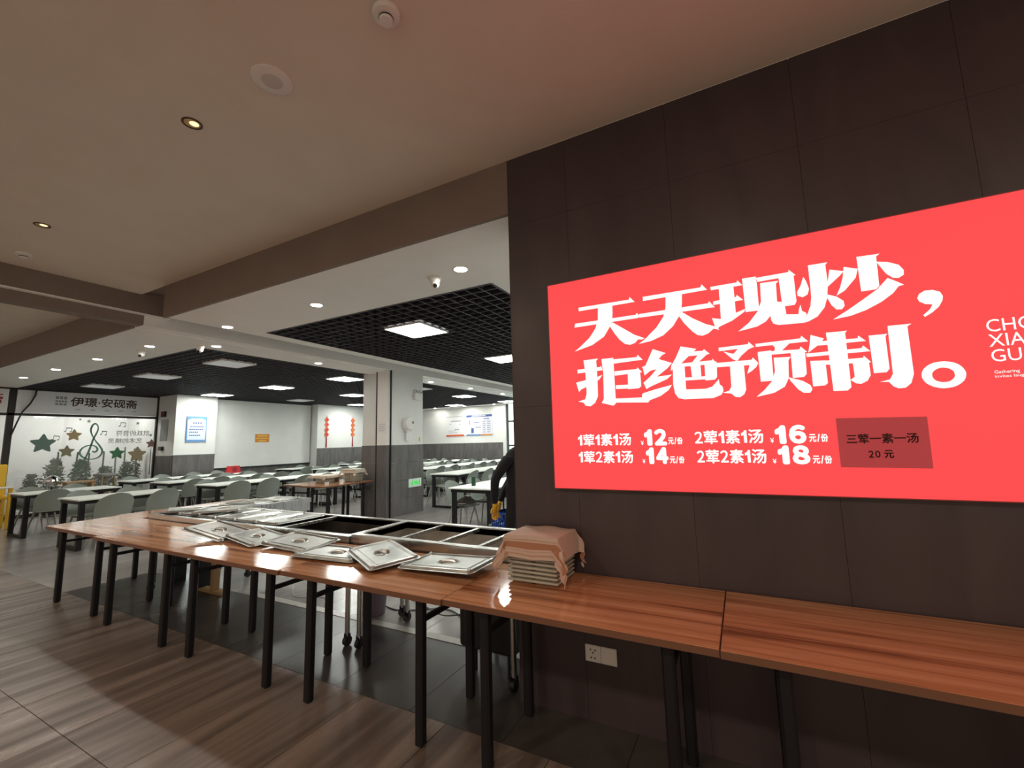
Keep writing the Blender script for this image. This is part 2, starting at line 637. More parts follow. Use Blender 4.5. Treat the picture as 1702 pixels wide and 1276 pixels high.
# ---- sign wall, dark stone tiles
wall_r = struct('wall_right', MB().box(-1.268, 4.2, YW + 0.008, YW + 0.26, 0, 3.38), 'joint_wall')
xs = [-1.27, -0.86, -0.255, 0.35, 0.955, 1.56, 2.165, 2.77, 3.375, 4.2]
for a, b in zip(xs[:-1], xs[1:]):
    for z0, z1 in ((0.0, 1.7), (1.7, 2.9), (2.9, 3.38)):
        MB().box(a + 0.0007, b - 0.0007, YW, YW + 0.01, z0 + 0.0005, z1 - 0.0005).build('wall_tile', 'wall_tile', wall_r)
MB().box(-1.272, -1.268, YW, YW + 0.26, 0, 3.38).build('wall_end', 'wall_tile', wall_r)
struct('wall_dining', MB().box(-1.26, -1.15, YW + 0.26, 16.1, 0, 3.5), 'wall_white')

# ---- ceilings and beams
ceil = struct('ceiling', MB().box(-6.38, 5, -5, YW, 3.38, 3.45), 'paint_ceiling')
for x in (-5.4, -2.7, 0.0, 2.7):        # rims added around the unseen fill lamps
    MB().lathe([(0.152, 3.379), (0.175, 3.379), (0.175, 3.365), (0.152, 3.345)], (x, -1.3, 0), 28, 'z', False).build('fill_lamp_rim', 'white_plastic', ceil, True)
struct('ceiling_aisle', MB().box(-18, -6.58, -5, 2.43, 3.37, 3.45), 'paint_ceiling')
struct('trim_2', MB().box(-5.8, -1.27, YW, YW + 0.03, 3.0, 3.5), 'paint_brown', 'brown painted lintel face above the serving opening')
struct('trim_3', MB().box(-18, -6.58, 2.43, 2.46, 3.0, 3.5), 'paint_brown', 'brown painted lintel face above the aisle at left')
struct('trim_4', MB().box(-6.42, -6.36, -5, 2.72, 3.15, 3.5).box(-6.58, -6.42, -5, 2.48, 3.02, 3.5), 'paint_brown', 'brown painted cross beam at the left of the ceiling')
struct('trim_7', MB().box(-6.425, -6.352, -5, 2.73, 3.138, 3.1495), 'paint_white', 'thin white strip added for the lit underside of the cross beam')  # white strip painted in for the lit line under the beam's step
struct('trim_5', MB().box(-6.58, -6.42, 2.482, 16, 3.02, 3.5), 'paint_white', 'white painted shutter beam running to the tiled column')
SO = 'paint_white'
struct('ceiling_soffit', MB().box(-5.75, -1.27, YW + 0.031, 3.47, 3.0, 3.06).box(-5.75, -5.5, 3.47, 16, 3.0, 3.06).box(-2.03, -1.27, 3.47, 16, 3.0, 3.06).box(-5.5, -2.03, 15.4, 16, 3.0, 3.06), SO)
struct('ceiling_soffit_aisle', MB().box(-18, -6.581, 2.461, 3.47, 3.0, 3.06).box(-7.14, -6.581, 3.47, 16, 3.0, 3.06).box(-14.9, -7.14, 15.4, 16, 3.0, 3.06), SO)
struct('ceiling_slab', MB().box(-18, -1.15, YW + 0.05, 16.1, 3.52, 3.56), 'black_void')
struct('ceiling_slot', MB().box(-6.41, -5.76, 2.418, 16, 3.42, 3.46), 'paint_brown')


def open_grid(name, label, x0, x1, y0, y1, s=0.15):
    """black open-cell ceiling made of single slats"""
    g = struct(name, MB().box(x0 - 0.012, x0 + 0.012, y0, y1, 2.996, 3.05).box(x1 - 0.012, x1 + 0.012, y0, y1, 2.996, 3.05).box(x0, x1, y0 - 0.012, y0 + 0.012, 2.996, 3.05).box(x0, x1, y1 - 0.012, y1 + 0.012, 2.996, 3.05), 'grid_black', label)
    my = MB().box(-0.006, 0.006, y0, y1, 3.0, 3.05).mesh('grid_slat', 'grid_black')
    mx = MB().box(x0, x1, -0.006, 0.006, 3.0, 3.05).mesh('grid_slat', 'grid_black')
    n = int((x1 - x0) / s)
    for i in range(1, n + 1):
        if x0 + i * s < x1 - 0.03:
            place('grid_slat', my, g, (x0 + i * s, 0, 0))
    n = int((y1 - y0) / s)
    for i in range(1, n + 1):
        if y0 + i * s < y1 - 0.03:
            place('grid_slat', mx, g, (0, y0 + i * s, 0))
    return g


open_grid('ceiling_grid', 'black open-cell grid ceiling right of the shutter beam', -5.5, -2.03, 3.47, 15.4)
open_grid('ceiling_grid', 'black open-cell grid ceiling left of the shutter beam', -14.9, -7.14, 3.47, 15.4)

# ---- tiled column with the shutter guide
col = struct('wall_column', MB().box(-7.27, -6.44, 6.81, 7.80, 0, 3.05), 'wall_white')
zz = [0, 0.36, 0.72, 1.09, 1.46]
for k in range(4):
    for (a, b) in ((6.80, 7.30), (7.303, 7.81)):
        MB().box(-6.44, -6.43, a, b, zz[k] + 0.0015, zz[k + 1] - 0.0015).build('column_tile', 'wainscot', col)
    MB().box(-7.27, -6.80, 6.80, 6.81, zz[k] + 0.0015, zz[k + 1] - 0.0015).build('column_tile', 'wainscot', col)
    MB().box(-7.28, -7.27, 6.80, 7.81, zz[k] + 0.0015, zz[k + 1] - 0.0015).build('column_tile', 'wainscot', col)
g = struct('trim_6', MB().box(-6.745, -6.47, 6.70, 6.805, 1.46, 3.04), 'paint_white', 'shutter guide post on the tiled column')
MB().box(-6.745, -6.47, 6.70, 6.805, 0, 1.459).build('guide_foot', 'wainscot', g)
for x, y in ((-6.775, 6.70), (-6.468, 6.785)):
    MB().box(x, x + 0.030, y - 0.004, 6.80, 0, 3.04).build('guide_rail', 'black_plastic', g)

# ---- left side of the dining hall
pil = struct('wall_left', MB().box(-15.1, -13.91, 6.28, 7.35, 0, 3.5), 'wall_white')
MB().box(-13.91, -13.9, 6.27, 7.35, 0, 1.31).box(-15.0, -13.9, 6.27, 6.28, 0, 1.31).build('wainscot', 'wainscot', pil)
MB().box(-13.915, -13.89, 6.265, 7.355, 1.31, 1.325).build('wainscot_cap', 'grey_plastic', pil)
struct('wall_alcove', MB().box(-14.5, -14.30, 7.35, 10.85, 0, 3.5), 'wainscot')
w = struct('wall_left_far', MB().box(-14.5, -13.91, 10.85, 16.1, 0, 3.5), 'wall_white')
for k in range(9):
    y0 = 10.85 + k * 0.567
    MB().box(-13.91, -13.9, y0, y0 + 0.563, 0, 1.37).build('wainscot_tile', 'wainscot', w)
MB().box(-13.92, -13.89, 10.845, 15.95, 1.37, 1.385).build('wainscot_cap', 'grey_plastic', w)
w = struct('wall_far', MB().box(-14.5, -8.8, 15.96, 16.1, 0, 3.5), 'wall_white')
for k in range(8):
    x0 = -13.9 + k * 0.6375
    MB().box(x0, x0 + 0.633, 15.95, 15.96, 0, 1.42).build('wainscot_tile', 'wainscot', w)
MB().box(-13.9, -8.8, 15.94, 15.955, 1.42, 1.44).build('wainscot_cap', 'white_plastic', w)
MB().box(-8.86, -8.72, 15.86, 15.96, 0, 3.02).build('pilaster', 'wall_white', w)

# window band at the far right
win = struct('window_1', MB().box(-8.72, -1.2, 15.98, 16.06, 0, 0.45), 'wall_white')
for k in range(8):
    x = -8.68 + k * 1.05
    MB().box(x - 0.045, x + 0.045, 15.93, 16.0, 0.3, 3.05).build('window_frame', 'window_frame', win)
    if k < 7:
        for z in (0.48, 1.28, 2.28):
            MB().box(x + 0.045, x + 1.005, 15.94, 16.0, z - 0.035, z + 0.035).build('window_frame', 'window_frame', win)
        for z0, z1 in ((0.515, 1.245), (1.315, 2.245), (2.315, 3.05)):
            MB().box(x + 0.045, x + 1.005, 15.985, 15.995, z0, z1).build('pane', 'window_light', win)

# ---- white screen panel in the alcove
t = thing('roller_screen', 'tall white roller screen between the poster pillar and the red knots', 'screen', (-14.25, 9.1, 0))
MB().box(-0.02, 0.02, -1.74, 1.70, 0.88, 2.97).build('screen_sheet', 'wall_white', t)
MB().box(-0.035, 0.035, -1.75, 1.71, 0.84, 0.88).build('bottom_bar', 'black_plastic', t)

# ================================================================== CEILING LIGHTS
def led_panel(x, y, lit, label, s=0.6):
    t = thing('led_panel', label, 'ceiling light', (x, y, 2.98), 0, 'lit square ceiling panels' if lit else 'unlit square ceiling panels')
    h = s / 2
    MB().box(-h, h, -h, -h + 0.014, 0, 0.03).box(-h, h, h - 0.014, h, 0, 0.03).box(-h, -h + 0.014, -h + 0.014, h - 0.014, 0, 0.03).box(h - 0.014, h, -h + 0.014, h - 0.014, 0, 0.03).build('frame', 'white_plastic', t)
    MB().box(-h + 0.014, h - 0.014, -h + 0.014, h - 0.014, 0.004, 0.028).build('diffuser', 'led_on' if lit else 'white_dim_panel', t)


R_ = 'right grid ceiling'
L_ = 'left grid ceiling'
led_panel(-3.76, 4.43, True, 'brightest nearest lit square panel in the %s' % R_)
led_panel(-3.76, 6.93, True, 'second lit square panel of the %s, cut by the wall edge' % R_)
led_panel(-3.76, 9.43, True, 'third lit square panel of the %s, behind the sign wall edge' % R_)
led_panel(-3.76, 11.93, True, 'farthest lit square panel of the %s' % R_)
for x, y, lit, lb in ((-8.07, 4.43, False, 'nearest unlit square panel of the %s' % L_),
                      (-10.65, 4.43, False, 'second unlit square panel of the %s, above the middle tables' % L_),
                      (-13.2, 4.43, False, 'unlit square panel just above the shop lightbox sign'),
                      (-8.0, 6.95, True, 'lit square panel in the %s nearest the shutter guide' % L_),
                      (-10.5, 6.95, True, 'lit square panel at the middle of the %s' % L_),
                      (-13.2, 6.95, True, 'lit square panel in front of the poster pillar'),
                      (-10.5, 9.45, True, 'lit square panel left of the shutter guide, middle of three' ),
                      (-13.0, 9.45, False, 'unlit square panel above the white roller screen'),
                      (-8.0, 9.45, False, 'unlit square panel hidden partly by the tiled column'),
                      (-12.95, 11.9, True, 'lit square panel above the red knots'),
                      (-8.15, 12.0, True, 'nearest lit square panel seen right of the tiled column'),
                      (-10.5, 14.75, True, 'lit square panel above the left wall poster'),
                      (-8.0, 14.75, True, 'lit square panel near the far windows'),
                      ):
    led_panel(x, y, lit, lb)


def downlight(x, y, z, label, ring='white_plastic', lamp='down_on', r=0.055, group='lit white downlights'):
    t = thing('downlight', label, 'downlight', (x, y, z), 0, group)
    MB().lathe([(r, 0.0), (r + 0.02, 0.0), (r + 0.02, -0.006), (r + 0.012, -0.008), (r, -0.004)], (0, 0, 0), 24, 'z', False).build('trim_ring', ring, t, True)
    MB().lathe([(r - 0.001, -0.003), (r - 0.001, -0.001)], (0, 0, 0), 20).build('lamp', lamp, t, True)
    return t


ORD = ['first', 'second', 'third', 'fourth', 'fifth', 'sixth', 'seventh']
downlight(-2.08, 3.03, 3.0, 'lit downlight in the white soffit nearest the sign wall')
downlight(-3.96, 3.03, 3.0, 'lit downlight in the white soffit left of the nearest dome camera')
downlight(-5.62, 3.03, 3.0, 'lit downlight in the white soffit where it meets the cross beam')
for k, x in enumerate((-7.59, -9.33, -11.07, -12.72)):
    downlight(x, 3.03, 3.0, '%s lit downlight from the beam in the left aisle soffit' % ORD[k])
for k, y in enumerate((3.55, 5.32, 8.6, 10.4, 12.3)):
    downlight(-6.85, y, 3.0, '%s lit downlight along the soffit beside the shutter beam' % ORD[k])
for k, x in enumerate((-12.1, -10.5, -9.05)):
    downlight(x, 15.5, 3.0, '%s lit downlight from the left above the far wall posters' % ORD[k])

# recessed amber downlights of the entrance ceiling (off: bulb glow paints the reflected glint)
for x, y, lb in ((-2.694, 1.19, 'golden recessed downlight beside the round ceiling speaker'), (-5.03, 1.2, 'small golden downlight near the left cross beam')):
    t = thing('recessed_downlight', lb, 'downlight', (x, y, 3.38), 0, 'golden recessed downlights')
    MB().lathe([(0.040, 0.0), (0.052, 0.0), (0.052, -0.004), (0.044, -0.006), (0.040, -0.002)], (0, 0, 0), 28, 'z', False).build('trim_ring', 'bronze_ring', t, True)
    MB().lathe([(0.0395, -0.0015), (0.001, -0.001)], (0, 0, 0), 28).build('reflector', 'down_gold', t, True)
    MB().lathe([(0.024, -0.002), (0.016, -0.005), (0.001, -0.0055)], (0.006, 0.008, 0), 16).build('bulb', 'down_glint', t, True)

# round speaker, smoke detectors, patch
t = thing('ceiling_speaker', 'large round off-white ceiling speaker with a grey mesh centre', 'speaker', (-2.005, 1.227, 3.38))
MB().lathe([(0.097, 0.0), (0.097, -0.006), (0.092, -0.010), (0.05, -0.011)], (0, 0, 0), 40).build('rim', 'white_plastic', t, True)
MB().lathe([(0.05, -0.0108), (0.045, -0.013), (0.001, -0.0145)], (0, 0, 0), 32).build('grille', 'speaker_mesh', t, True)
for x, y, s, lb in ((-1.238, 1.250, 1.0, 'round white smoke detector at the top edge of the ceiling'), (-5.91, 1.315, 1.0, 'white smoke detector near the cross beam at far left')):
    t = thing('smoke_detector', lb, 'smoke detector', (x, y, 3.38), 0, 'smoke detectors on the brown ceiling')
    MB().lathe([(0.058, 0.0), (0.060, -0.012), (0.055, -0.022), (0.034, -0.028)], (0, 0, 0), 32).build('base', 'white_plastic', t, True)
    MB().lathe([(0.030, -0.027), (0.030, -0.040), (0.026, -0.046), (0.001, -0.048)], (0, 0, 0), 28).build('sensor_dome', 'white_plastic', t, True)
    MB().lathe([(0.0315, -0.030), (0.0315, -0.036)], (0, 0, 0), 28).build('sensor_slot', 'black_plastic', t, True)
t = tag(MB().lathe([(0.055, 0.0), (0.055, -0.0015), (0.05, -0.002)], (-2.41, 1.215, 3.38), 32).build('ceiling_cover', 'paint_ceiling', None, True), 'faint painted round cover plate between speaker and golden downlight', 'cover')

# dome cameras on the soffits
for x, y, lb in ((-2.391, 3.067, 'white dome camera on the soffit beside the nearest downlight'), (-8.0, 3.10, 'white dome camera under the left aisle soffit'), (-6.98, 3.40, 'small white dome camera at the corner of the left grid ceiling')):
    t = thing('dome_camera', lb, 'camera', (x, y, 3.0), 0, 'white dome cameras')
    MB().lathe([(0.062, 0.0), (0.062, -0.012), (0.05, -0.022), (0.045, -0.05)], (0, 0, 0), 24).build('base', 'white_plastic', t, True)
    MB().sphere((0, 0, -0.062), 0.042, 10).build('camera_ball', 'white_plastic', t, True)
    MB().cyl((0.02, -0.025, -0.085), (0.03, -0.037, -0.098), 0.018, 0.018, 14).build('lens', 'black_plastic', t, True)

# ================================================================== RED LIGHTBOX SIGN
TITLE = {
 't1': [[(-0.800,2.261),(-0.505,2.258),(-0.501,2.273),(-0.475,2.240),(-0.798,2.240)],[(-0.825,2.168),(-0.474,2.166),(-0.466,2.176),(-0.456,2.158),(-0.459,2.147),(-0.829,2.146)],[(-0.682,2.258),(-0.600,2.256),(-0.601,2.198),(-0.606,2.153),(-0.620,2.121),(-0.657,2.068),(-0.729,2.028),(-0.834,2.003),(-0.801,2.025),(-0.742,2.072),(-0.705,2.121),(-0.687,2.165)],[(-0.606,2.145),(-0.543,2.098),(-0.488,2.056),(-0.434,2.029),(-0.451,2.024),(-0.468,2.028),(-0.487,2.010),(-0.513,2.003),(-0.541,2.011),(-0.569,2.038),(-0.596,2.079),(-0.620,2.124)]],
 't2': [[(-0.430,2.260),(-0.138,2.258),(-0.131,2.273),(-0.108,2.240),(-0.430,2.237)],[(-0.456,2.167),(-0.108,2.168),(-0.103,2.178),(-0.079,2.143),(-0.455,2.147)],[(-0.310,2.260),(-0.228,2.256),(-0.233,2.188),(-0.238,2.160),(-0.252,2.123),(-0.284,2.075),(-0.337,2.032),(-0.400,2.010),(-0.466,2.002),(-0.433,2.023),(-0.368,2.080),(-0.330,2.132),(-0.315,2.181)],[(-0.239,2.146),(-0.188,2.102),(-0.128,2.062),(-0.081,2.041),(-0.067,2.023),(-0.093,2.033),(-0.119,2.012),(-0.145,2.004),(-0.169,2.010),(-0.193,2.033),(-0.228,2.080),(-0.254,2.127)]],
 'xian': [[(-0.092,2.251),(0.029,2.252),(0.032,2.262),(0.053,2.233),(-0.090,2.234)],[(-0.084,2.173),(0.020,2.178),(0.024,2.188),(0.050,2.158),(-0.084,2.155)],[(-0.053,2.243),(0.013,2.241),(0.013,2.098),(-0.056,2.068)],[(-0.096,2.088),(-0.054,2.076),(0.013,2.098),(0.055,2.111),(0.051,2.098),(-0.007,2.061),(-0.066,2.039),(-0.076,2.027),(-0.086,2.045)],[(0.054,2.266),(0.113,2.265),(0.115,2.231),(0.114,2.102),(0.106,2.094),(0.056,2.095)],[(0.114,2.258),(0.249,2.259),(0.251,2.270),(0.276,2.239),(0.118,2.237)],[(0.207,2.239),(0.268,2.242),(0.268,2.111),(0.260,2.097),(0.211,2.096)],[(0.129,2.228),(0.203,2.225),(0.201,2.219),(0.194,2.215),(0.191,2.124),(0.207,2.120),(0.219,2.109),(0.223,2.056),(0.270,2.049),(0.275,2.075),(0.282,2.093),(0.285,2.063),(0.300,2.051),(0.302,2.040),(0.280,2.006),(0.187,2.010),(0.167,2.020),(0.159,2.039),(0.158,2.060),(0.137,2.035),(0.099,2.016),(0.017,2.003),(0.065,2.039),(0.106,2.089),(0.125,2.136)]],
 'chao': [[(0.305,2.224),(0.314,2.201),(0.322,2.162),(0.314,2.137),(0.294,2.127),(0.275,2.138),(0.275,2.157),(0.290,2.182)],[(0.328,2.275),(0.391,2.274),(0.403,2.274),(0.394,2.264),(0.395,2.175),(0.387,2.110),(0.372,2.065),(0.342,2.027),(0.305,2.009),(0.278,2.005),(0.302,2.037),(0.320,2.081),(0.327,2.120),(0.328,2.168)],[(0.407,2.238),(0.458,2.219),(0.440,2.200),(0.391,2.157),(0.395,2.179)],[(0.388,2.123),(0.421,2.107),(0.444,2.083),(0.446,2.060),(0.435,2.046),(0.415,2.048),(0.399,2.071),(0.387,2.106)],[(0.460,2.239),(0.509,2.220),(0.498,2.181),(0.454,2.130),(0.421,2.111),(0.438,2.147),(0.452,2.191)],[(0.510,2.275),(0.579,2.272),(0.591,2.272),(0.578,2.262),(0.575,2.127),(0.563,2.115),(0.511,2.114)],[(0.576,2.238),(0.614,2.228),(0.649,2.208),(0.663,2.182),(0.661,2.161),(0.643,2.150),(0.625,2.154),(0.603,2.179)],[(0.606,2.157),(0.632,2.138),(0.657,2.117),(0.639,2.114),(0.618,2.087),(0.576,2.056),(0.519,2.028),(0.463,2.011),(0.398,2.004),(0.455,2.038),(0.509,2.074),(0.568,2.115)]],
 'comma': [[(0.704,1.975),(0.727,1.996),(0.738,2.016),(0.716,2.021),(0.698,2.035),(0.693,2.051),(0.701,2.068),(0.720,2.079),(0.745,2.077),(0.766,2.065),(0.773,2.046),(0.770,2.028),(0.756,2.003),(0.734,1.983),(0.709,1.967)]],
 'ju': [[(-0.784,1.945),(-0.710,1.946),(-0.697,1.947),(-0.709,1.936),(-0.708,1.793),(-0.709,1.733),(-0.727,1.697),(-0.755,1.678),(-0.782,1.682),(-0.796,1.702),(-0.826,1.709),(-0.784,1.720),(-0.774,1.753),(-0.776,1.875)],[(-0.823,1.894),(-0.686,1.897),(-0.683,1.904),(-0.675,1.877),(-0.822,1.873)],[(-0.834,1.820),(-0.778,1.829),(-0.704,1.842),(-0.678,1.851),(-0.697,1.826),(-0.780,1.788),(-0.806,1.778),(-0.819,1.764)],[(-0.678,1.941),(-0.611,1.941),(-0.610,1.697),(-0.610,1.686),(-0.625,1.674),(-0.689,1.693),(-0.676,1.716),(-0.672,1.858)],[(-0.612,1.932),(-0.481,1.930),(-0.478,1.943),(-0.452,1.913),(-0.610,1.908)],[(-0.608,1.864),(-0.485,1.865),(-0.483,1.874),(-0.459,1.845),(-0.608,1.840)],[(-0.536,1.845),(-0.470,1.846),(-0.468,1.770),(-0.481,1.760),(-0.538,1.759)],[(-0.605,1.785),(-0.537,1.784),(-0.537,1.763),(-0.605,1.765)],[(-0.610,1.712),(-0.467,1.709),(-0.466,1.725),(-0.438,1.680),(-0.609,1.690)]],
 'jue': [[(-0.396,1.964),(-0.331,1.935),(-0.351,1.926),(-0.387,1.888),(-0.444,1.854),(-0.458,1.872),(-0.439,1.879)],[(-0.454,1.869),(-0.387,1.888),(-0.369,1.907),(-0.304,1.879),(-0.329,1.853),(-0.385,1.813),(-0.308,1.818),(-0.333,1.797),(-0.422,1.763),(-0.442,1.752),(-0.455,1.787),(-0.419,1.816),(-0.382,1.855),(-0.417,1.848),(-0.447,1.826)],[(-0.459,1.731),(-0.396,1.747),(-0.312,1.764),(-0.330,1.738),(-0.372,1.710),(-0.427,1.692),(-0.438,1.680),(-0.467,1.725)],[(-0.255,1.961),(-0.181,1.939),(-0.201,1.923),(-0.256,1.874),(-0.289,1.853),(-0.313,1.838),(-0.308,1.865),(-0.283,1.904)],[(-0.213,1.928),(-0.151,1.926),(-0.145,1.933),(-0.121,1.907),(-0.134,1.905),(-0.173,1.872),(-0.208,1.869),(-0.177,1.905),(-0.221,1.906)],[(-0.301,1.871),(-0.112,1.872),(-0.110,1.880),(-0.091,1.853),(-0.299,1.854)],[(-0.301,1.871),(-0.243,1.869),(-0.245,1.738),(-0.240,1.734),(-0.153,1.731),(-0.122,1.739),(-0.089,1.774),(-0.088,1.749),(-0.075,1.735),(-0.073,1.715),(-0.084,1.696),(-0.121,1.682),(-0.256,1.685),(-0.284,1.693),(-0.299,1.718),(-0.305,1.767)],[(-0.149,1.869),(-0.092,1.863),(-0.096,1.786),(-0.107,1.774),(-0.150,1.773)],[(-0.215,1.866),(-0.168,1.864),(-0.168,1.783),(-0.211,1.783)],[(-0.245,1.796),(-0.148,1.794),(-0.148,1.779),(-0.244,1.781)]],
 'yu': [[(-0.078,1.932),(0.052,1.934),(0.055,1.945),(0.079,1.917),(-0.078,1.915)],[(0.010,1.919),(0.076,1.918),(0.052,1.909),(0.018,1.880),(-0.001,1.856),(-0.020,1.868),(-0.058,1.911),(-0.015,1.893)],[(-0.093,1.856),(0.062,1.856),(0.067,1.866),(0.088,1.837),(0.078,1.819),(0.057,1.801),(0.037,1.790),(0.051,1.831),(-0.094,1.835)],[(-0.034,1.837),(0.026,1.837),(0.026,1.714),(0.017,1.692),(-0.001,1.679),(-0.021,1.680),(-0.040,1.699),(-0.077,1.705),(-0.047,1.713),(-0.037,1.732)],[(0.083,1.931),(0.267,1.934),(0.271,1.946),(0.296,1.916),(0.084,1.917)],[(0.155,1.916),(0.224,1.918),(0.190,1.886),(0.181,1.884),(0.158,1.880),(0.163,1.903)],[(0.090,1.890),(0.259,1.883),(0.264,1.896),(0.287,1.868),(0.089,1.873)],[(0.090,1.890),(0.146,1.892),(0.144,1.749),(0.135,1.747),(0.091,1.746)],[(0.223,1.872),(0.279,1.869),(0.276,1.767),(0.265,1.754),(0.221,1.752)],[(0.153,1.855),(0.221,1.852),(0.211,1.837),(0.205,1.754),(0.186,1.715),(0.141,1.689),(0.067,1.675),(0.102,1.705),(0.138,1.746),(0.153,1.792)],[(0.204,1.757),(0.257,1.736),(0.285,1.714),(0.291,1.694),(0.281,1.679),(0.257,1.680),(0.237,1.698),(0.211,1.740)]],
 'zhi': [[(0.307,1.945),(0.355,1.922),(0.352,1.916),(0.326,1.890),(0.291,1.864),(0.299,1.896)],[(0.328,1.911),(0.477,1.906),(0.480,1.918),(0.504,1.891),(0.321,1.892)],[(0.282,1.860),(0.487,1.861),(0.492,1.872),(0.515,1.844),(0.284,1.844)],[(0.366,1.947),(0.433,1.945),(0.443,1.946),(0.435,1.937),(0.433,1.692),(0.419,1.679),(0.368,1.680)],[(0.295,1.824),(0.351,1.821),(0.351,1.718),(0.340,1.708),(0.295,1.707)],[(0.295,1.824),(0.372,1.819),(0.371,1.800),(0.296,1.804)],[(0.428,1.818),(0.488,1.818),(0.490,1.827),(0.512,1.796),(0.505,1.794),(0.505,1.739),(0.492,1.716),(0.469,1.704),(0.452,1.708),(0.434,1.724),(0.450,1.738),(0.449,1.798),(0.427,1.798)],[(0.516,1.913),(0.568,1.912),(0.580,1.913),(0.572,1.903),(0.571,1.761),(0.560,1.747),(0.517,1.747)],[(0.584,1.946),(0.644,1.945),(0.662,1.945),(0.648,1.935),(0.647,1.732),(0.635,1.694),(0.615,1.676),(0.592,1.675),(0.577,1.684),(0.563,1.705),(0.534,1.707),(0.568,1.715),(0.580,1.738)]],
 'stop': [[(0.805,1.713),(0.802,1.701),(0.771,1.709),(0.772,1.715)],[(0.802,1.701),(0.796,1.690),(0.768,1.703),(0.771,1.709)],[(0.796,1.690),(0.787,1.681),(0.763,1.698),(0.768,1.703)],[(0.787,1.681),(0.776,1.673),(0.757,1.693),(0.763,1.698)],[(0.776,1.673),(0.762,1.667),(0.750,1.690),(0.757,1.693)],[(0.762,1.667),(0.748,1.665),(0.742,1.689),(0.750,1.690)],[(0.748,1.665),(0.733,1.664),(0.734,1.689),(0.742,1.689)],[(0.733,1.664),(0.718,1.667),(0.727,1.690),(0.734,1.689)],[(0.718,1.667),(0.704,1.672),(0.720,1.693),(0.727,1.690)],[(0.704,1.672),(0.692,1.680),(0.713,1.697),(0.720,1.693)],[(0.692,1.680),(0.682,1.689),(0.708,1.702),(0.713,1.697)],[(0.682,1.689),(0.675,1.701),(0.705,1.708),(0.708,1.702)],[(0.675,1.701),(0.671,1.713),(0.703,1.715),(0.705,1.708)],[(0.671,1.713),(0.671,1.725),(0.703,1.722),(0.703,1.715)],[(0.671,1.725),(0.674,1.738),(0.704,1.729),(0.703,1.722)],[(0.674,1.738),(0.680,1.749),(0.708,1.735),(0.704,1.729)],[(0.680,1.749),(0.690,1.759),(0.713,1.740),(0.708,1.735)],[(0.690,1.759),(0.702,1.767),(0.719,1.744),(0.713,1.740)],[(0.702,1.767),(0.715,1.772),(0.726,1.747),(0.719,1.744)],[(0.715,1.772),(0.730,1.774),(0.733,1.749),(0.726,1.747)],[(0.730,1.774),(0.745,1.774),(0.741,1.749),(0.733,1.749)],[(0.745,1.774),(0.760,1.771),(0.749,1.747),(0.741,1.749)],[(0.760,1.771),(0.774,1.766),(0.756,1.744),(0.749,1.747)],[(0.774,1.766),(0.786,1.758),(0.762,1.740),(0.756,1.744)],[(0.786,1.758),(0.795,1.748),(0.767,1.735),(0.762,1.740)],[(0.795,1.748),(0.801,1.737),(0.771,1.729),(0.767,1.735)],[(0.801,1.737),(0.805,1.725),(0.772,1.722),(0.771,1.729)],[(0.805,1.725),(0.805,1.713),(0.772,1.715),(0.772,1.722)]],
}
SIGN_Y = 2.378
sg = thing('lightbox_sign', 'large glowing red lightbox menu sign with white lettering on the dark wall', 'sign', (0, 0, 0))
MB().box(-0.99, 2.6, SIGN_Y, YW - 0.001, 1.22, 2.43).build('box_face', 'sign_red', sg)
MB().box(-0.994, -0.99, SIGN_Y - 0.001, YW - 0.001, 1.216, 2.434).box(2.6, 2.604, SIGN_Y - 0.001, YW - 0.001, 1.216, 2.434).box(-0.99, 2.6, SIGN_Y - 0.001, YW - 0.001, 1.216, 1.22).box(-0.99, 2.6, SIGN_Y - 0.001, YW - 0.001, 2.43, 2.434).build('edge_trim', 'sign_frame', sg)
FS = face_south(SIGN_Y)
for key, polys in TITLE.items():
    m = MB()
    for k, pl in enumerate(polys):
        m.prism(pl, FS, 0.0005, 0.002 + 0.00003 * k)
    m.build('title_character', 'sign_white', sg)
FULL = {c: chr(0xFF10 + int(c)) for c in '0123456789'}
WIDTH = {'1': 0.38, '/': 0.42}


def text_run(parent, body, rect, material, bold, depth=0.002, gap=0.08):
    """a line of print with half-width digits, glyph by glyph"""
    u0, u1, v0, v1 = rect
    ws = [WIDTH.get(c, 0.58 if c.isdigit() else 1.0) for c in body]
    unit = (u1 - u0) / (sum(ws) + gap * (len(body) - 1))
    u = u0
    for c, wd in zip(body, ws):
        low = 0.06 if c.isdigit() and len(body) > 3 else 0.0
        h = v1 - v0
        text(parent, 'lettering', FULL.get(c, c), (u, u + wd * unit, v0 + low * h, v1 - low * h), FS, material, bold, depth)
        u += (wd + gap) * unit


for body, r, b in (('1荤1素1汤', (-0.838, -0.540, 1.455, 1.522), 0.0015), ('12', (-0.470, -0.356, 1.452, 1.538), 0.0062), ('元/份', (-0.350, -0.280, 1.457, 1.492), 0.0010),
                   ('2荤1素1汤', (-0.222, 0.078, 1.455, 1.522), 0.0015), ('16', (0.126, 0.248, 1.450, 1.536), 0.0062), ('元/份', (0.257, 0.328, 1.457, 1.492), 0.0010),
                   ('1荤2素1汤', (-0.838, -0.535, 1.361, 1.428), 0.0015), ('14', (-0.466, -0.354, 1.357, 1.443), 0.0062), ('元/份', (-0.348, -0.278, 1.361, 1.396), 0.0010),
                   ('2荤2素1汤', (-0.218, 0.083, 1.361, 1.428), 0.0015), ('18', (0.130, 0.254, 1.357, 1.443), 0.0062), ('元/份', (0.262, 0.333, 1.361, 1.396), 0.0010)):
    text_run(sg, body, r, 'sign_white', b, 0.002, 0.10)
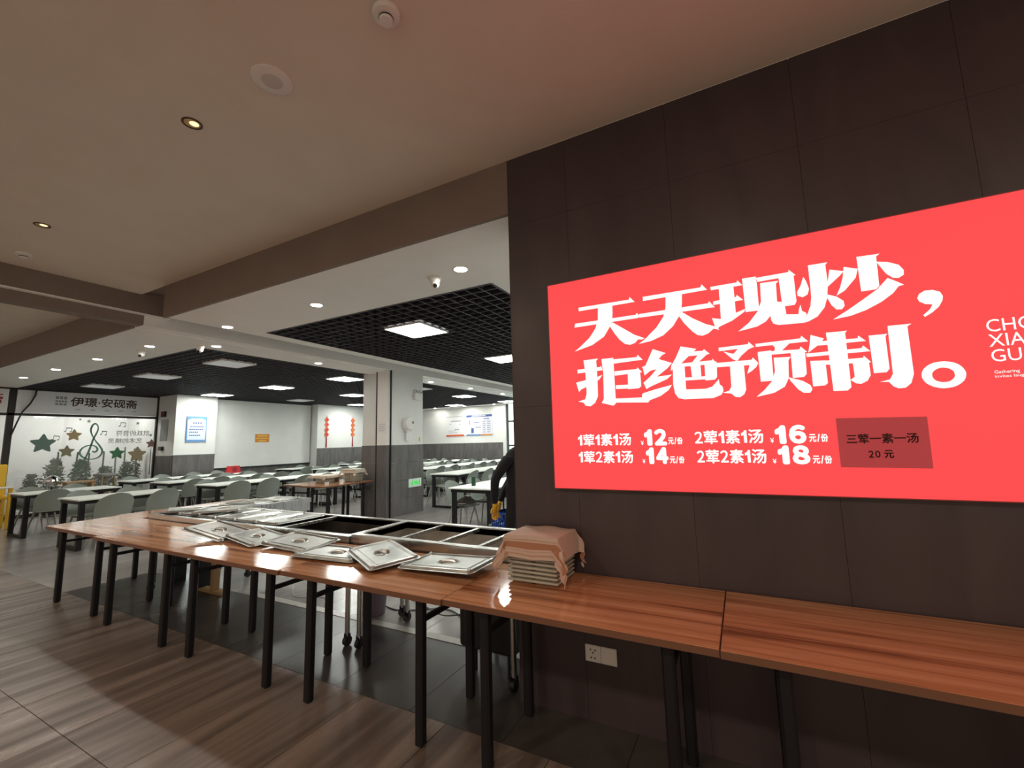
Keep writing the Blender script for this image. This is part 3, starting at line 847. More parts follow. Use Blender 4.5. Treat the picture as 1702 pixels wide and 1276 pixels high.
for body, r, b in (('￥', (-0.489, -0.474, 1.456, 1.478), 0.0007), ('￥', (0.105, 0.120, 1.456, 1.478), 0.0007), ('￥', (-0.486, -0.471, 1.361, 1.382), 0.0007), ('￥', (0.107, 0.122, 1.361, 1.382), 0.0007),
                   ('CHO', (0.885, 1.020, 1.876, 1.926), 0.0), ('XIAN', (0.885, 1.030, 1.817, 1.866), 0.0), ('GUA', (0.885, 1.015, 1.756, 1.805), 0.0),
                   ('Gathering', (0.886, 0.956, 1.706, 1.722), 0.0), ('invites laugh', (0.886, 0.974, 1.690, 1.704), 0.0)):
    text(sg, 'lettering', body, r, FS, 'sign_white', b)
pn = thing('paper_notice', 'dull red paper notice pasted over the lower right of the red sign', 'notice', (0, 0, 0))
MB().prism([(0.363, 1.559), (0.668, 1.552), (0.664, 1.342), (0.361, 1.346)], FS, 0.0035, 0.0042).build('paper_sheet', 'taped_paper', pn)
text(pn, 'lettering', '三荤一素一汤', (0.392, 0.632, 1.446, 1.488), FS, 'ink_dark', 0.0010, 0.0052)
text_run(pn, '20', (0.462, 0.502, 1.386, 1.416), 'ink_dark', 0.0012, 0.0052, 0.15)
text(pn, 'lettering', '元', (0.514, 0.546, 1.384, 1.418), FS, 'ink_dark', 0.0012, 0.0052)

# sockets on the wall
FW = face_south(YW)
for x, blank, lb in ((-0.862, False, 'white wall socket with five pin holes under the wooden counter'), (-0.775, True, 'blank white wall plate right of the five-hole socket')):
    t = thing('wall_plate' if blank else 'wall_socket', lb, 'socket', (x, YW, 0.303), 0)
    MB().bbox(0, 0.086, -0.010, 0.0, 0, 0.086, 0.003).build('plate', 'white_plastic', t)
    if not blank:
        for u, v in ((0.030, 0.062), (0.056, 0.062), (0.043, 0.048), (0.033, 0.022), (0.053, 0.022)):
            MB().box(u - 0.0035, u + 0.0035, -0.0108, -0.0095, v - 0.004, v + 0.004).build('pin_hole', 'black_plastic', t)


# ================================================================== WOODEN FOLDING TABLES
def folding_table(x0, x1, y0, y1, label, along='x', z=0.75, group='wood-top folding tables of the serving counter', inset=0.19, tilt=0.0):
    t = thing('folding_table', label, 'table', ((x0 + x1) / 2, (y0 + y1) / 2, 0), 0, group)
    a, b = (x1 - x0) / 2, (y1 - y0) / 2
    tp = MB().bbox(-a, a, -b, b, -0.028, 0, 0.002).build('tabletop', 'wood_x' if along == 'x' else 'wood_y', t, False, (0, 0, z))
    tp.rotation_euler = (tilt, 0, 0)
    th = 0.0285
    MB().box(-a - 0.001, a + 0.001, -b - 0.0015, -b, -th, -0.002).box(-a - 0.001, a + 0.001, b, b + 0.0015, -th, -0.002).box(-a - 0.0015, -a, -b, b, -th, -0.002).box(a, a + 0.0015, -b, b, -th, -0.002).build('edge_band', 'wood_edge_shaded', tp)
    ix, iy = (inset, 0.085) if along == 'x' else (0.085, inset)
    for sx in (-1, 1):
        for sy in (-1, 1):
            px, py = sx * (a - ix), sy * (b - iy)
            MB().bbox(px - 0.024, px + 0.024, py - 0.024, py + 0.024, 0.0, z - 0.037, 0.009).build('leg', 'leg_black', t)
    for s in (-1, 1):
        if along == 'x':
            px = s * (a - ix)
            MB().box(px - 0.011, px + 0.011, -b + iy, b - iy, 0.575, 0.600).build('stretcher', 'leg_black', t)
            MB().box(px - 0.02, px + 0.02, -b + 0.03, b - 0.03, z - 0.05, z - 0.029).build('top_rail', 'leg_black', t)
        else:
            py = s * (b - iy)
            MB().box(-a + ix, a - ix, py - 0.011, py + 0.011, 0.575, 0.600).build('stretcher', 'leg_black', t)
            MB().box(-a + 0.03, a - 0.03, py - 0.02, py + 0.02, z - 0.05, z - 0.029).build('top_rail', 'leg_black', t)
    return t


for x0, x1, y0, y1, lb in ((-6.44, -5.205, 1.815, 2.41, 'wood-top folding table at the left end of the serving counter'),
                           (-5.20, -3.885, 1.775, 2.405, 'second wood-top folding table from the left of the serving counter'),
                           (-3.88, -2.595, 1.775, 2.405, 'wood-top folding table under the first two steel lids'),
                           (-2.59, -1.365, 1.785, 2.405, 'wood-top folding table under the overlapping large steel lids'),
                           (-1.36, -0.143, 1.795, 2.405, 'wood-top folding table with the towel-covered trays at the dark wall'),
                           (-0.137, 1.10, 1.79, 2.405, 'wood-top folding table below the red sign at the right edge')):
    folding_table(x0, x1, y0, y1, lb, tilt=math.radians(1.3))
folding_table(-6.56, -5.96, 2.43, 3.88, 'wood-top folding table running back beside the steam tables', 'y')
folding_table(-7.40, -6.80, 5.45, 6.68, 'wood-top folding table in front of the tiled column, right one', 'y', group='wood-top tables by the tiled column')
folding_table(-8.02, -7.41, 5.50, 6.72, 'wood-top folding table left of the one at the tiled column', 'y', group='wood-top tables by the tiled column')


# ================================================================== STEAM TABLES
def steam_table(x0, x1, y0, y1, z, bars, label, rot=False, well='steel_dark'):
    """stainless bain-marie: rim, deep well, dividers, legs on castors"""
    cx, cy = (x0 + x1) / 2, (y0 + y1) / 2
    t = thing('steam_table', label, 'steam table', (cx, cy, 0), 0, 'stainless steam tables behind the wooden counter')
    a, b = (x1 - x0) / 2, (y1 - y0) / 2
    w = 0.055
    d = 0.16
    m = MB()
    m.box(-a, a, -b, -b + w, z - 0.055, z).box(-a, a, b - w, b, z - 0.055, z).box(-a, -a + w, -b + w, b - w, z - 0.055, z).box(a - w, a, -b + w, b - w, z - 0.055, z)
    m.build('rim', 'steel', t)
    MB().box(-a + 0.006, a - 0.006, -b + 0.006, -b + 0.012, z - d, z - 0.05).box(-a + 0.006, a - 0.006, b - 0.012, b - 0.006, z - d, z - 0.05).box(-a + 0.006, -a + 0.012, -b + 0.006, b - 0.006, z - d, z - 0.05).box(a - 0.012, a - 0.006, -b + 0.006, b - 0.006, z - d, z - 0.05).build('apron', 'steel', t)
    MB().box(-a + w - 0.004, a - w + 0.004, -b + w - 0.004, b - w + 0.004, z - d, z - d + 0.008).box(-a + w - 0.004, -a + w, -b + w, b - w, z - d, z - 0.01).box(a - w, a - w + 0.004, -b + w, b - w, z - d, z - 0.01).box(-a + w, a - w, -b + w - 0.004, -b + w, z - d, z - 0.01).box(-a + w, a - w, b - w, b - w + 0.004, z - d, z - 0.01).build('well', well, t)
    for p in bars:
        if rot:
            MB().box(-a + w, a - w, p - cy - 0.014, p - cy + 0.014, z - 0.03, z - 0.006).build('divider_bar', 'steel', t)
        else:
            MB().box(p - cx - 0.014, p - cx + 0.014, -b + w, b - w, z - 0.03, z - 0.006).build('divider_bar', 'steel', t)
    for sx in (-1, 1):
        for sy in (-1, 1):
            px, py = sx * (a - 0.05), sy * (b - 0.05)
            g = MB().cyl((px, py, 0.085), (px, py, z - d), 0.019, 0.019, 14).build('leg', 'steel', t, True)
            MB().cyl((px - 0.014, py, 0.035), (px + 0.014, py, 0.035), 0.035, 0.035, 16).box(px - 0.022, px - 0.017, py - 0.012, py + 0.012, 0.03, 0.088).box(px + 0.017, px + 0.022, py - 0.012, py + 0.012, 0.03, 0.088).build('castor', 'black_plastic', g, True)
    return t


steam_table(-5.80, -2.72, 2.43, 3.13, 0.805, (-4.17, -3.62), 'long steam table half covered by steel lids, open black well at its right')
steam_table(-2.70, -1.30, 2.435, 3.06, 0.822, (-2.27, -1.92, -1.60), 'empty steam table with four open wells beside the dark wall', False, 'steel_well')
steam_table(-5.90, -5.19, 3.16, 3.99, 0.805, (), 'short steam table at the back left carrying flat lids', True)
tag(MB().bbox(-1.78, -1.36, 2.52, 2.95, 0.16, 0.42, 0.02).cyl((-1.70, 2.6, 0.0), (-1.70, 2.6, 0.17), 0.015).cyl((-1.44, 2.6, 0.0), (-1.44, 2.6, 0.17), 0.015).cyl((-1.70, 2.88, 0.0), (-1.70, 2.88, 0.17), 0.015).cyl((-1.44, 2.88, 0.0), (-1.44, 2.88, 0.17), 0.015).build('water_tank', 'black_plastic', None), 'black water box under the empty steam table', 'box')


# ---- pan lids
LW, LD = 0.53, 0.325


def round_rect(a, b, r, n=7):
    """outline of a rounded rectangle, the same number of points for every size"""
    out = []
    for k, (sx, sy) in enumerate(((1, 1), (-1, 1), (-1, -1), (1, -1))):
        for i in range(n + 1):
            t = math.pi / 2 * (k + i / n)
            out.append((sx * (a - r) + r * math.cos(t), sy * (b - r) + r * math.sin(t)))
    return out


def make_lid_mesh():
    loops = []
    for e, z in ((0.0, -0.002), (0.0, 0.0), (0.011, 0.001), (0.019, 0.012), (0.030, 0.013), (0.040, 0.004), (0.060, 0.004), (0.066, 0.008)):
        loops.append([(x, y, z) for x, y in round_rect(LW / 2 - e, LD / 2 - e, max(0.012, 0.030 - e * 0.4))])
    n = len(loops[0])
    ang = [math.atan2(p[1], p[0]) for p in loops[-1]]
    for s_, z in ((1.12, 0.008), (1.05, 0.0105), (0.98, 0.008), (0.80, -0.008), (0.35, -0.010)):
        loops.append([(0.066 * s_ * math.cos(2 * math.pi * (k + 0.5) / n), 0.050 * s_ * math.sin(2 * math.pi * (k + 0.5) / n), z) for k in range(n)])
    m = MB()
    for lp in loops:
        m.v += lp
    for k in range(len(loops) - 1):
        for i in range(n):
            j = (i + 1) % n
            m.f.append((k * n + i, k * n + j, (k + 1) * n + j, (k + 1) * n + i))
    m.f.append(tuple((len(loops) - 1) * n + i for i in range(n)))
    for sx in (-1, 1):
        for sy in (-1, 1):
            m.lathe([(0.013, 0.010), (0.011, 0.016), (0.006, 0.019), (0.001, 0.0195)], (sx * (LW / 2 - 0.030), sy * (LD / 2 - 0.030), 0.0), 10)
    m.smooth, m.sharp = True, 14
    return m.mesh('lid_panel', 'steel_lid')


LID = make_lid_mesh()
_m = MB().tube([(0.050 * math.cos(a), 0.006 * math.sin(2 * a), -0.004 + 0.018 * math.sin(a)) for a in [math.pi * k / 12 for k in range(13)]], 0.0065, 8)
_m.smooth = True
HANDLE = _m.mesh('handle', 'steel')


def lid(x, y, z, yaw, label, tx=0.0, ty=0.0, group='steel pan lids on the wooden counter'):
    t = thing('pan_lid', label, 'lid', (x, y, z), 0, group)
    t.rotation_euler = (tx, ty, yaw)
    place('lid_panel', LID, t)
    place('handle', HANDLE, t)
    return t


R = math.radians
lid(-4.02, 2.20, 0.800, R(4), 'leftmost loose steel lid, propped up with a shadow below it', R(3), R(7.5))
lid(-3.54, 2.235, 0.778, R(-9), 'second loose steel lid from the left on the counter', R(2), R(2.5))
lid(-3.02, 2.235, 0.783, R(0), 'third loose steel lid from the left, against the long steam table', R(5), R(2))
lid(-2.53, 2.165, 0.762, R(6), 'lowest steel lid, half hidden under its tilted neighbour', 0, R(0.6))
lid(-2.14, 2.185, 0.790, R(-27), 'turned steel lid resting across two others', R(4), R(2.0))
lid(-1.61, 2.185, 0.788, R(0), 'rightmost large steel lid beside the towel-covered trays', R(1.0), R(-2.6))
for k in range(6):
    t = lid(-5.55 + k * 0.331, 2.78, 0.806, R(90), '%s flat lid from the left end of the long steam table' % ORD[k], group='steel lids covering the steam tables')
lid(-4.98, 2.76, 0.852, R(28), 'loose tilted lid lying across the covered steam table', R(5), R(-3), group='steel lids covering the steam tables')
lid(-5.50, 2.74, 0.828, R(62), 'loose lid at the left corner of the long steam table', R(1), R(1), group='steel lids covering the steam tables')
lid(-5.545, 3.37, 0.806, R(0), 'nearer flat lid on the short back steam table', group='steel lids covering the steam tables')
lid(-5.545, 3.74, 0.806, R(0), 'farther flat lid on the short back steam table', group='steel lids covering the steam tables')

# ================================================================== TRAYS UNDER TOWELS
def tray_stack(cx, cy, z0, n, where, rz=0.0, w=0.145, d=0.125, material='tray_foam'):
    m = MB()
    m.bbox(-w, w, -d, d, 0.010, 0.021, 0.004)
    m.bbox(-w + 0.02, -0.01, -d + 0.02, d - 0.02, 0.0, 0.012, 0.004).bbox(0.01, w - 0.02, -d + 0.02, d - 0.02, 0.0, 0.012, 0.004)
    me = m.mesh('meal_tray', material)
    names = ['bottom'] + ['%s from bottom' % q for q in ('second', 'third', 'fourth', 'fifth', 'sixth', 'seventh', 'eighth', 'ninth', 'tenth', 'eleventh')]
    for k in range(n):
        o = place('meal_tray', me, None, (cx + random.uniform(-.003, .003), cy + random.uniform(-.003, .003), z0 + k * 0.0215), rz + random.uniform(-.02, .02))
        nm = 'topmost' if k == n - 1 else names[k]
        tag(o, 'beige meal tray, %s, %s' % (nm, where), 'tray', 'meal trays %s' % where)


def drape(cx, cy, z, hw, hd, ex, ey, label, material, rz=0.0, seed=1, floor_z=0.75, drop=0.9):
    """towel laid over a stack: flat on top, hanging with folds on the sides"""
    rnd = random.Random(seed)
    ph = [rnd.uniform(0, 6.28) for _ in range(6)]

    def fn(u, v):
        x, y = (u - 0.5) * 2 * (hw + ex), (v - 0.5) * 2 * (hd + ey)
        dx, dy = max(0, abs(x) - hw), max(0, abs(y) - hd)
        sx, sy = (1 if x > 0 else -1), (1 if y > 0 else -1)
        dd = math.hypot(dx, dy)
        fall = drop * (dx + dy)
        wav = 0.012 * math.sin(28 * (u + v * 0.3) + ph[0]) + 0.010 * math.sin(41 * v + ph[1])
        px = sx * (min(abs(x), hw) + 0.16 * dx + (0.22 * dx if dy > 0 else 0)) + (wav * min(1, dy / 0.05))
        py = sy * (min(abs(y), hd) + 0.12 * dy + (0.22 * dy if dx > 0 else 0)) + (wav * min(1, dx / 0.05))
        pz = z - fall + 0.004 * math.sin(17 * u + ph[2]) * math.sin(13 * v + ph[3])
        return (px + 0.004 * sx, py + 0.004 * sy, max(floor_z + 0.003 + 0.01 * abs(math.sin(9 * u + ph[4])), pz))

    m = MB().grid(fn, 44, 44, 0.0015, True)
    o = m.build('towel', material, None, True, (cx, cy, 0))
    o.rotation_euler = (0, 0, rz)
    return tag(o, label, 'towel')


tray_stack(-1.035, 2.255, 0.752, 11, 'in the stack on the counter')
drape(-1.035, 2.255, 0.998, 0.150, 0.130, 0.13, 0.125, 'peach striped towel draped over trays on the counter', 'towel_peach', seed=4)
# on the tables by the column
tray_stack(-7.10, 6.42, 0.751, 11, 'in the highest stack by the tiled column', 0.1)
tray_stack(-7.50, 6.06, 0.751, 6, 'in the middle stack by the tiled column', 0.0)
tray_stack(-7.66, 6.34, 0.751, 6, 'in the leftmost stack by the tiled column', 0.0)
drape(-7.10, 6.42, 1.002, 0.16, 0.14, 0.10, 0.10, 'cream striped towel heaped over trays nearest the tiled column', 'towel_cream', 0.1, 9, drop=0.75)
drape(-7.58, 6.2, 0.890, 0.24, 0.28, 0.06, 0.06, 'flat cream towel over the low trays left of the heap', 'towel_cream', 0.0, 12, drop=0.75)
tag(MB().lathe([(0.035, 0.0), (0.04, 0.05), (0.036, 0.05), (0.032, 0.008)], (-7.02, 5.72, 0.751), 20).build('paper_cup', 'paper_white', None, True), 'small white bowl at the near edge of the column table', 'bowl')

# ================================================================== DINING TABLES AND CHAIRS
TW, TL, TZ = 0.80, 1.38, 0.765


def make_dining_table():
    t = thing('dining_table', '', 'table')
    a, b = TW / 2, TL / 2
    MB().bbox(-a, a, -b, b, TZ - 0.022, TZ, 0.003).build('tabletop', 'white_laminate', t)
    MB().box(-a + 0.03, a - 0.03, -b + 0.03, -b + 0.07, TZ - 0.075, TZ - 0.022).box(-a + 0.03, a - 0.03, b - 0.07, b - 0.03, TZ - 0.075, TZ - 0.022).box(-a + 0.03, -a + 0.07, -b + 0.07, b - 0.07, TZ - 0.075, TZ - 0.022).box(a - 0.07, a - 0.03, -b + 0.07, b - 0.07, TZ - 0.075, TZ - 0.022).build('apron', 'leg_black', t)
    for sx in (-1, 1):
        for sy in (-1, 1):
            x, y = sx * (a - 0.07), sy * (b - 0.07)
            MB().bbox(x - 0.033, x + 0.033, y - 0.033, y + 0.033, 0, TZ - 0.022, 0.005).build('leg', 'leg_black', t)
    for sy in (-1, 1):
        y = sy * (b - 0.07)
        MB().box(-a + 0.10, a - 0.10, y - 0.025, y + 0.025, 0.0, 0.045).build('foot_bar', 'leg_black', t)
    return t


def make_chair():
    """plastic shell chair looking along +x"""
    t = thing('dining_chair', '', 'chair')

    def back(u, v):
        z = 0.44 + 0.40 * v
        wd = 0.225 + 0.018 * math.sin(v * 2.2)
        if v > 0.45:
            wd *= math.sqrt(max(0.0, 1 - ((v - 0.45) / 0.555) ** 2.6))
        s = (u - 0.5) * 2
        y = s * wd
        x = -0.185 - 0.085 * v - 0.03 * v * v + 0.055 * (s * wd / 0.22) ** 2
        return (x, y, z)

    def seat(u, v):
        s = (u - 0.5) * 2
        wd = 0.222 - 0.02 * (1 - v)
        if v < 0.12:
            wd *= 0.86 + 0.14 * math.sqrt(v / 0.12)
        x = 0.225 - 0.42 * v
        z = 0.455 - 0.020 * math.sin(math.pi * v) * (1 - s * s) - 0.018 * (max(0, 0.2 - v) / 0.2) ** 2 + 0.012 * s * s
        return (x, s * wd, z)

    MB().grid(back, 14, 16, 0.010).build('backrest', 'chair_plastic', t, True)
    MB().grid(seat, 12, 12, 0.012).build('seat', 'chair_plastic', t, True)
    MB().box(-0.13, 0.13, -0.13, 0.13, 0.415, 0.432).build('seat_plate', 'leg_black', t)
    for sx in (-1, 1):
        for sy in (-1, 1):
            MB().cyl((sx * 0.13, sy * 0.13, 0.43), (sx * 0.215, sy * 0.205, 0.0), 0.017, 0.010, 10).build('leg', 'chair_leg', t, True)
    return t


TPROTO, CPROTO = make_dining_table(), make_chair()
used = {'t': False, 'c': False}


def put(proto, key, loc, rz, label, group):
    if not used[key]:
        used[key] = True
        proto.location, proto.rotation_euler = loc, (0, 0, rz)
        proto['label'], proto['group'] = label, group
        return proto
    return dup(proto, loc, rz, label, group)


GT, GC = 'white dining tables', 'grey-green dining chairs'
# (near-left corner x, y of the short end, label, short name for the chairs, which chairs: n = near side, f = far side, 1 = left seat, 2 = right seat)
TABLES = [
    (-12.10, 2.86, 'white dining table nearest the yellow high chair', 'the table nearest the yellow chair', 'n1 f1 f2'),
    (-9.80, 2.86, 'white dining table just beyond the left end of the counter', 'the table at the counter end', 'n1 n2 f1 f2'),
    (-10.0, 4.93, 'white dining table at the left of the front line', "the front line's left table", 'n1 n2 f1 f2'),
    (-10.0, 6.34, 'white dining table, middle of the front line', "the front line's middle table", 'n1 n2 f1 f2'),
    (-10.0, 7.75, 'white dining table in the front line behind the cream towels', "the front line's towel-side table", 'n1 n2 f1 f2'),
    (-11.95, 4.98, 'white dining table at the left of the middle line', "the middle line's left table", 'n1 n2 f1 f2'),
    (-11.95, 6.39, 'white dining table at the right of the middle line', "the middle line's right table", 'n1 n2 f1 f2'),
    (-13.5, 4.95, 'white dining table in front of the glass partition', 'the table before the glass partition', 'n2 f1 f2'),
    (-13.5, 6.36, 'white dining table in front of the poster pillar', 'the table before the poster pillar', 'n1 n2 f1 f2'),
    (-11.95, 9.15, 'white dining table left of the red knots, nearer line', 'the nearer table by the knots', 'n1 n2 f1 f2'),
    (-11.95, 10.56, 'white dining table under the red knots, nearer line', 'the nearer table under the knots', 'n1 n2 f1 f2'),
    (-13.5, 9.0, 'white dining table beside the white roller screen', 'the table beside the screen', 'n1 n2 f2'),
    (-13.5, 11.5, 'white dining table at the wall under the red knots', 'the wall table under the knots', 'n1 f1 f2'),
    (-10.0, 10.3, 'white dining table behind the shutter guide', 'the table behind the shutter guide', 'f1'),
    # right room
    (-4.29, 5.83, 'white dining table carrying the dark green cup', 'the table with the green cup', 'f1 f2'),
    (-4.29, 7.24, 'white dining table behind the person in black', 'the table behind the person', 'f1'),
    (-6.58, 8.22, 'white dining table just right of the tiled column', 'the table right of the column', 'n1 n2 f1 f2'),
    (-6.58, 9.63, 'second white dining table from the tiled column', 'the second table past the column', 'n1 n2 f1 f2'),
    (-6.58, 11.04, 'third white dining table from the tiled column', 'the third table past the column', 'n2 f1 f2'),
    (-8.60, 9.7, 'white dining table left part of the second far line', "the second far line's left table", 'n1 n2 f1 f2'),
    (-8.60, 11.11, 'white dining table middle part of the second far line', "the second far line's middle table", 'n1 n2 f1 f2'),
    (-8.60, 12.52, 'white dining table right part of the second far line', "the second far line's right table", 'n1 n2 f1 f2'),
    (-10.65, 12.2, 'white dining table left part of the third far line', "the third far line's left table", 'n1 n2 f1 f2'),
    (-10.65, 13.61, 'white dining table right part of the third far line', "the third far line's right table", 'n1 n2 f1 f2'),
    (-8.60, 14.1, 'white dining table nearest the far windows', 'the table nearest the windows', 'n1 f1'),
    (-12.7, 13.9, 'white dining table below the posters on the far wall', 'the table below the posters', 'n1 n2'),
]
for x0, y0, lb, short, seats in TABLES:
    put(TPROTO, 't', (x0 + TW / 2, y0 + TL / 2, 0), 0, lb, GT)
    for s in seats.split():
        near = s[0] == 'n'
        yy = y0 + (0.36 if s[1] == '1' else TL - 0.36) + random.uniform(-0.05, 0.05)
        dx = random.uniform(-0.05, 0.06)
        xx = x0 + TW - 0.02 + dx if near else x0 + 0.02 - dx
        put(CPROTO, 'c', (xx, yy, 0), (math.pi if near else 0) + random.uniform(-0.12, 0.12),
            'grey-green chair, %s side, %s seat, at %s' % ('near' if near else 'far', 'left' if s[1] == '1' else 'right', short), GC)

# bag with papers on that chair, cup, black trolley frame, blue crate
t = thing('shoulder_bag', 'brown bag with papers lying on the chair at the green-cup table', 'bag', (-4.20, 6.19, 0.472), R(80))
MB().grid(lambda u, v: ((u - .5) * .36, (v - .5) * .22, .11 * math.sin(math.pi * min(1, max(0, u))) ** .5 * math.sin(math.pi * v) ** .5), 14, 10).build('bag_body', 'bag_brown', t, True)
MB().box(-0.20, -0.10, -0.12, -0.02, 0.02, 0.023).box(0.02, 0.12, -0.04, 0.06, 0.118, 0.122).build('paper', 'paper_white', t)
tag(MB().lathe([(0.030, 0.0), (0.034, 0.004), (0.035, 0.14), (0.033, 0.145), (0.033, 0.15), (0.001, 0.152)], (-4.03, 6.18, TZ), 24).build('cup', 'cup_green', None, True), 'tall dark green cup on the nearest white table', 'cup')
t = thing('trolley', 'black tube trolley beside the blue crate', 'trolley', (-3.12, 5.75, 0))
for s in (-1, 1):
    MB().tube([(-0.22, s * 0.2, 0.02), (-0.22, s * 0.2, 0.62), (-0.19, s * 0.2, 0.70), (-0.12, s * 0.2, 0.73), (0.22, s * 0.2, 0.73)], 0.014, 8).build('side_tube', 'leg_black', t, True)
MB().bbox(-0.24, 0.24, -0.22, 0.22, 0.28, 0.31, 0.005).build('shelf', 'grey_plastic', t)
for s in (-1, 1):
    MB().cyl((0.2, s * 0.2, 0.0), (0.2, s * 0.2, 0.73), 0.014).build('rear_post', 'leg_black', t, True)


def crate(x, y, z, label):
    t = thing('crate', label, 'crate', (x, y, z), 0, 'blue plastic crates')
    a, b, h = 0.24, 0.17, 0.29
    MB().box(-a, a, -b, b, 0, 0.012).build('base', 'blue_plastic', t)
    m = MB()
    for z0, z1 in ((0.0, 0.05), (0.12, 0.15), (0.20, h)):
        m.box(-a, a, -b, -b + 0.008, z0, z1).box(-a, a, b - 0.008, b, z0, z1).box(-a, -a + 0.008, -b, b, z0, z1).box(a - 0.008, a, -b, b, z0, z1)
    for k in range(9):
        x_ = -a + 0.01 + k * (2 * a - 0.02) / 8
        m.box(x_ - 0.008, x_ + 0.008, -b, -b + 0.008, 0, h).box(x_ - 0.008, x_ + 0.008, b - 0.008, b, 0, h)
    for k in range(7):
        y_ = -b + 0.01 + k * (2 * b - 0.02) / 6
        m.box(-a, -a + 0.008, y_ - 0.008, y_ + 0.008, 0, h).box(a - 0.008, a, y_ - 0.008, y_ + 0.008, 0, h)
    m.build('lattice_walls', 'blue_plastic', t)
    MB().box(-a - 0.008, a + 0.008, -b - 0.008, -b + 0.008, h - 0.02, h).box(-a - 0.008, a + 0.008, b - 0.008, b + 0.008, h - 0.02, h).box(-a - 0.008, -a + 0.008, -b, b, h - 0.02, h).box(a - 0.008, a + 0.008, -b, b, h - 0.02, h).build('rim', 'blue_plastic', t)


crate(-2.72, 5.12, 0.0, 'lower blue plastic crate on the floor beside the person')
crate(-2.72, 5.12, 0.292, 'upper blue plastic crate under the yellow gloved hands')

# red gift bag standing on a far table, at the pillar
t = thing('gift_bag', 'red gift bag on the table in front of the poster pillar', 'bag', (-13.1, 7.45, TZ), R(8))
MB().prism([(-0.19, 0), (0.19, 0), (0.16, 0.20), (-0.15, 0.20)], lambda u, v, d: (d, u, v), -0.06, 0.06).build('bag_body', 'red_cloth', t)
MB().lathe([(0.055, 0), (0.075, 0), (0.075, 0.003), (0.055, 0.003)], (0.0605, 0, 0.10), 20, 'x').lathe([(0.001, 0), (0.03, 0), (0.03, 0.003), (0.001, 0.003)], (0.0605, 0, 0.10), 12, 'x').build('round_emblem', 'red_dark', t)

# ================================================================== THINGS ON THE COLUMN
FE = face_east(-6.43)
t = thing('exit_sign', 'green lit exit sign low on the tiled column', 'exit sign', (0, 0, 0))
MB().prism([(7.315, 0.548), (7.715, 0.548), (7.715, 0.725), (7.315, 0.725)], FE, 0.0, 0.02).build('housing', 'exit_white', t)
text(t, 'lettering', '安全出口', (7.47, 7.63, 0.60, 0.68), FE, 'exit_green', 0.004, 0.0215)
MB().prism([(7.36, 0.575), (7.385, 0.575), (7.405, 0.62), (7.43, 0.575), (7.455, 0.575), (7.425, 0.64), (7.45, 0.66), (7.44, 0.672), (7.41, 0.665), (7.375, 0.65), (7.37, 0.635), (7.395, 0.64)], FE, 0.0205, 0.0215).lathe([(0.001, 0), (0.013, 0), (0.013, .001), (0.001, .001)], (-6.409, 7.425, 0.69), 14, 'x').prism([(7.64, 0.57), (7.67, 0.57), (7.67, 0.70), (7.64, 0.70)], FE, 0.0205, 0.0215).build('running_figure', 'exit_green', t)
t = thing('emergency_light', 'twin-head emergency light high on the white column', 'emergency light', (-6.43, 7.58, 2.44))
MB().bbox(0, 0.07, -0.12, 0.12, 0, 0.14, 0.008).build('battery_box', 'white_plastic', t)
for s in (-1, 1):
    h = MB().cyl((0.035, s * 0.075, 0.14), (0.035, s * 0.075, 0.17), 0.012).cyl((0.0, s * 0.075, 0.205), (0.075, s * 0.085, 0.195), 0.035, 0.045, 18).build('lamp_head', 'white_plastic', t, True)
    MB().cyl((0.0752, s * 0.085, 0.195), (0.077, s * 0.085, 0.195), 0.038, 0.038, 18).build('lens', 'grey_plastic', h, True)
t = thing('tissue_dispenser', 'round white jumbo tissue dispenser on the column with paper hanging', 'dispenser', (-6.43, 7.25, 1.79))
MB().lathe([(0.145, 0.0), (0.150, 0.03), (0.150, 0.10), (0.135, 0.12), (0.06, 0.125), (0.001, 0.125)], (0, 0, 0.12), 32, 'x').build('cover', 'white_plastic', t, True)
MB().lathe([(0.03, 0.125), (0.03, 0.130), (0.001, 0.130)], (0, 0.06, 0.14), 16, 'x').build('window_disc', 'grey_plastic', t, True)
MB().box(0.0, 0.10, -0.08, 0.05, -0.05, 0.02).build('outlet', 'white_plastic', t)
MB().grid(lambda u, v: (0.05 + 0.012 * math.sin(5 * v + 4 * u), -0.06 + 0.09 * u, -0.05 - 0.20 * v), 5, 8, 0.001).build('paper_tail', 'paper_white', t, True)
tag(MB().prism([(7.66, 1.53), (7.70, 1.53), (7.70, 1.62), (7.66, 1.62)], FE, 0.0, 0.002).build('sticker', 'yellow_print', None), 'tiny yellow-green sticker at the column edge', 'sticker')
t = thing('paper_sheet', 'white printed sheet taped to the shutter guide post', 'notice', (0, 0, 0))
FG = face_south(6.70)
MB().prism([(-6.71, 1.72), (-6.50, 1.72), (-6.50, 1.93), (-6.71, 1.93)], FG, 0.0, 0.002).build('sheet', 'paper_white', t)
for k in range(4):
    MB().prism([(-6.69, 1.76 + k * 0.04), (-6.54 + 0.02 * (k % 2), 1.76 + k * 0.04), (-6.54 + 0.02 * (k % 2), 1.766 + k * 0.04), (-6.69, 1.766 + k * 0.04)], FG, 0.002, 0.003).build('print_line', 'ink_grey', t)

# ================================================================== WALL POSTERS AND KNOTS
def bars(parent, fn, rows, material, d=0.004, name='print_line'):
    """small unreadable print: rows of (u0, u1, v0, v1, count)"""
    for u0, u1, v0, v1, n in rows:
        m = MB()
        s = (u1 - u0) / n
        for k in range(n):
            a = u0 + k * s
            m.prism([(a + s * .1, v0), (a + s * .85, v0), (a + s * .85, v1), (a + s * .1, v1)], fn, d - 0.001, d)
        m.build(name, material, parent)


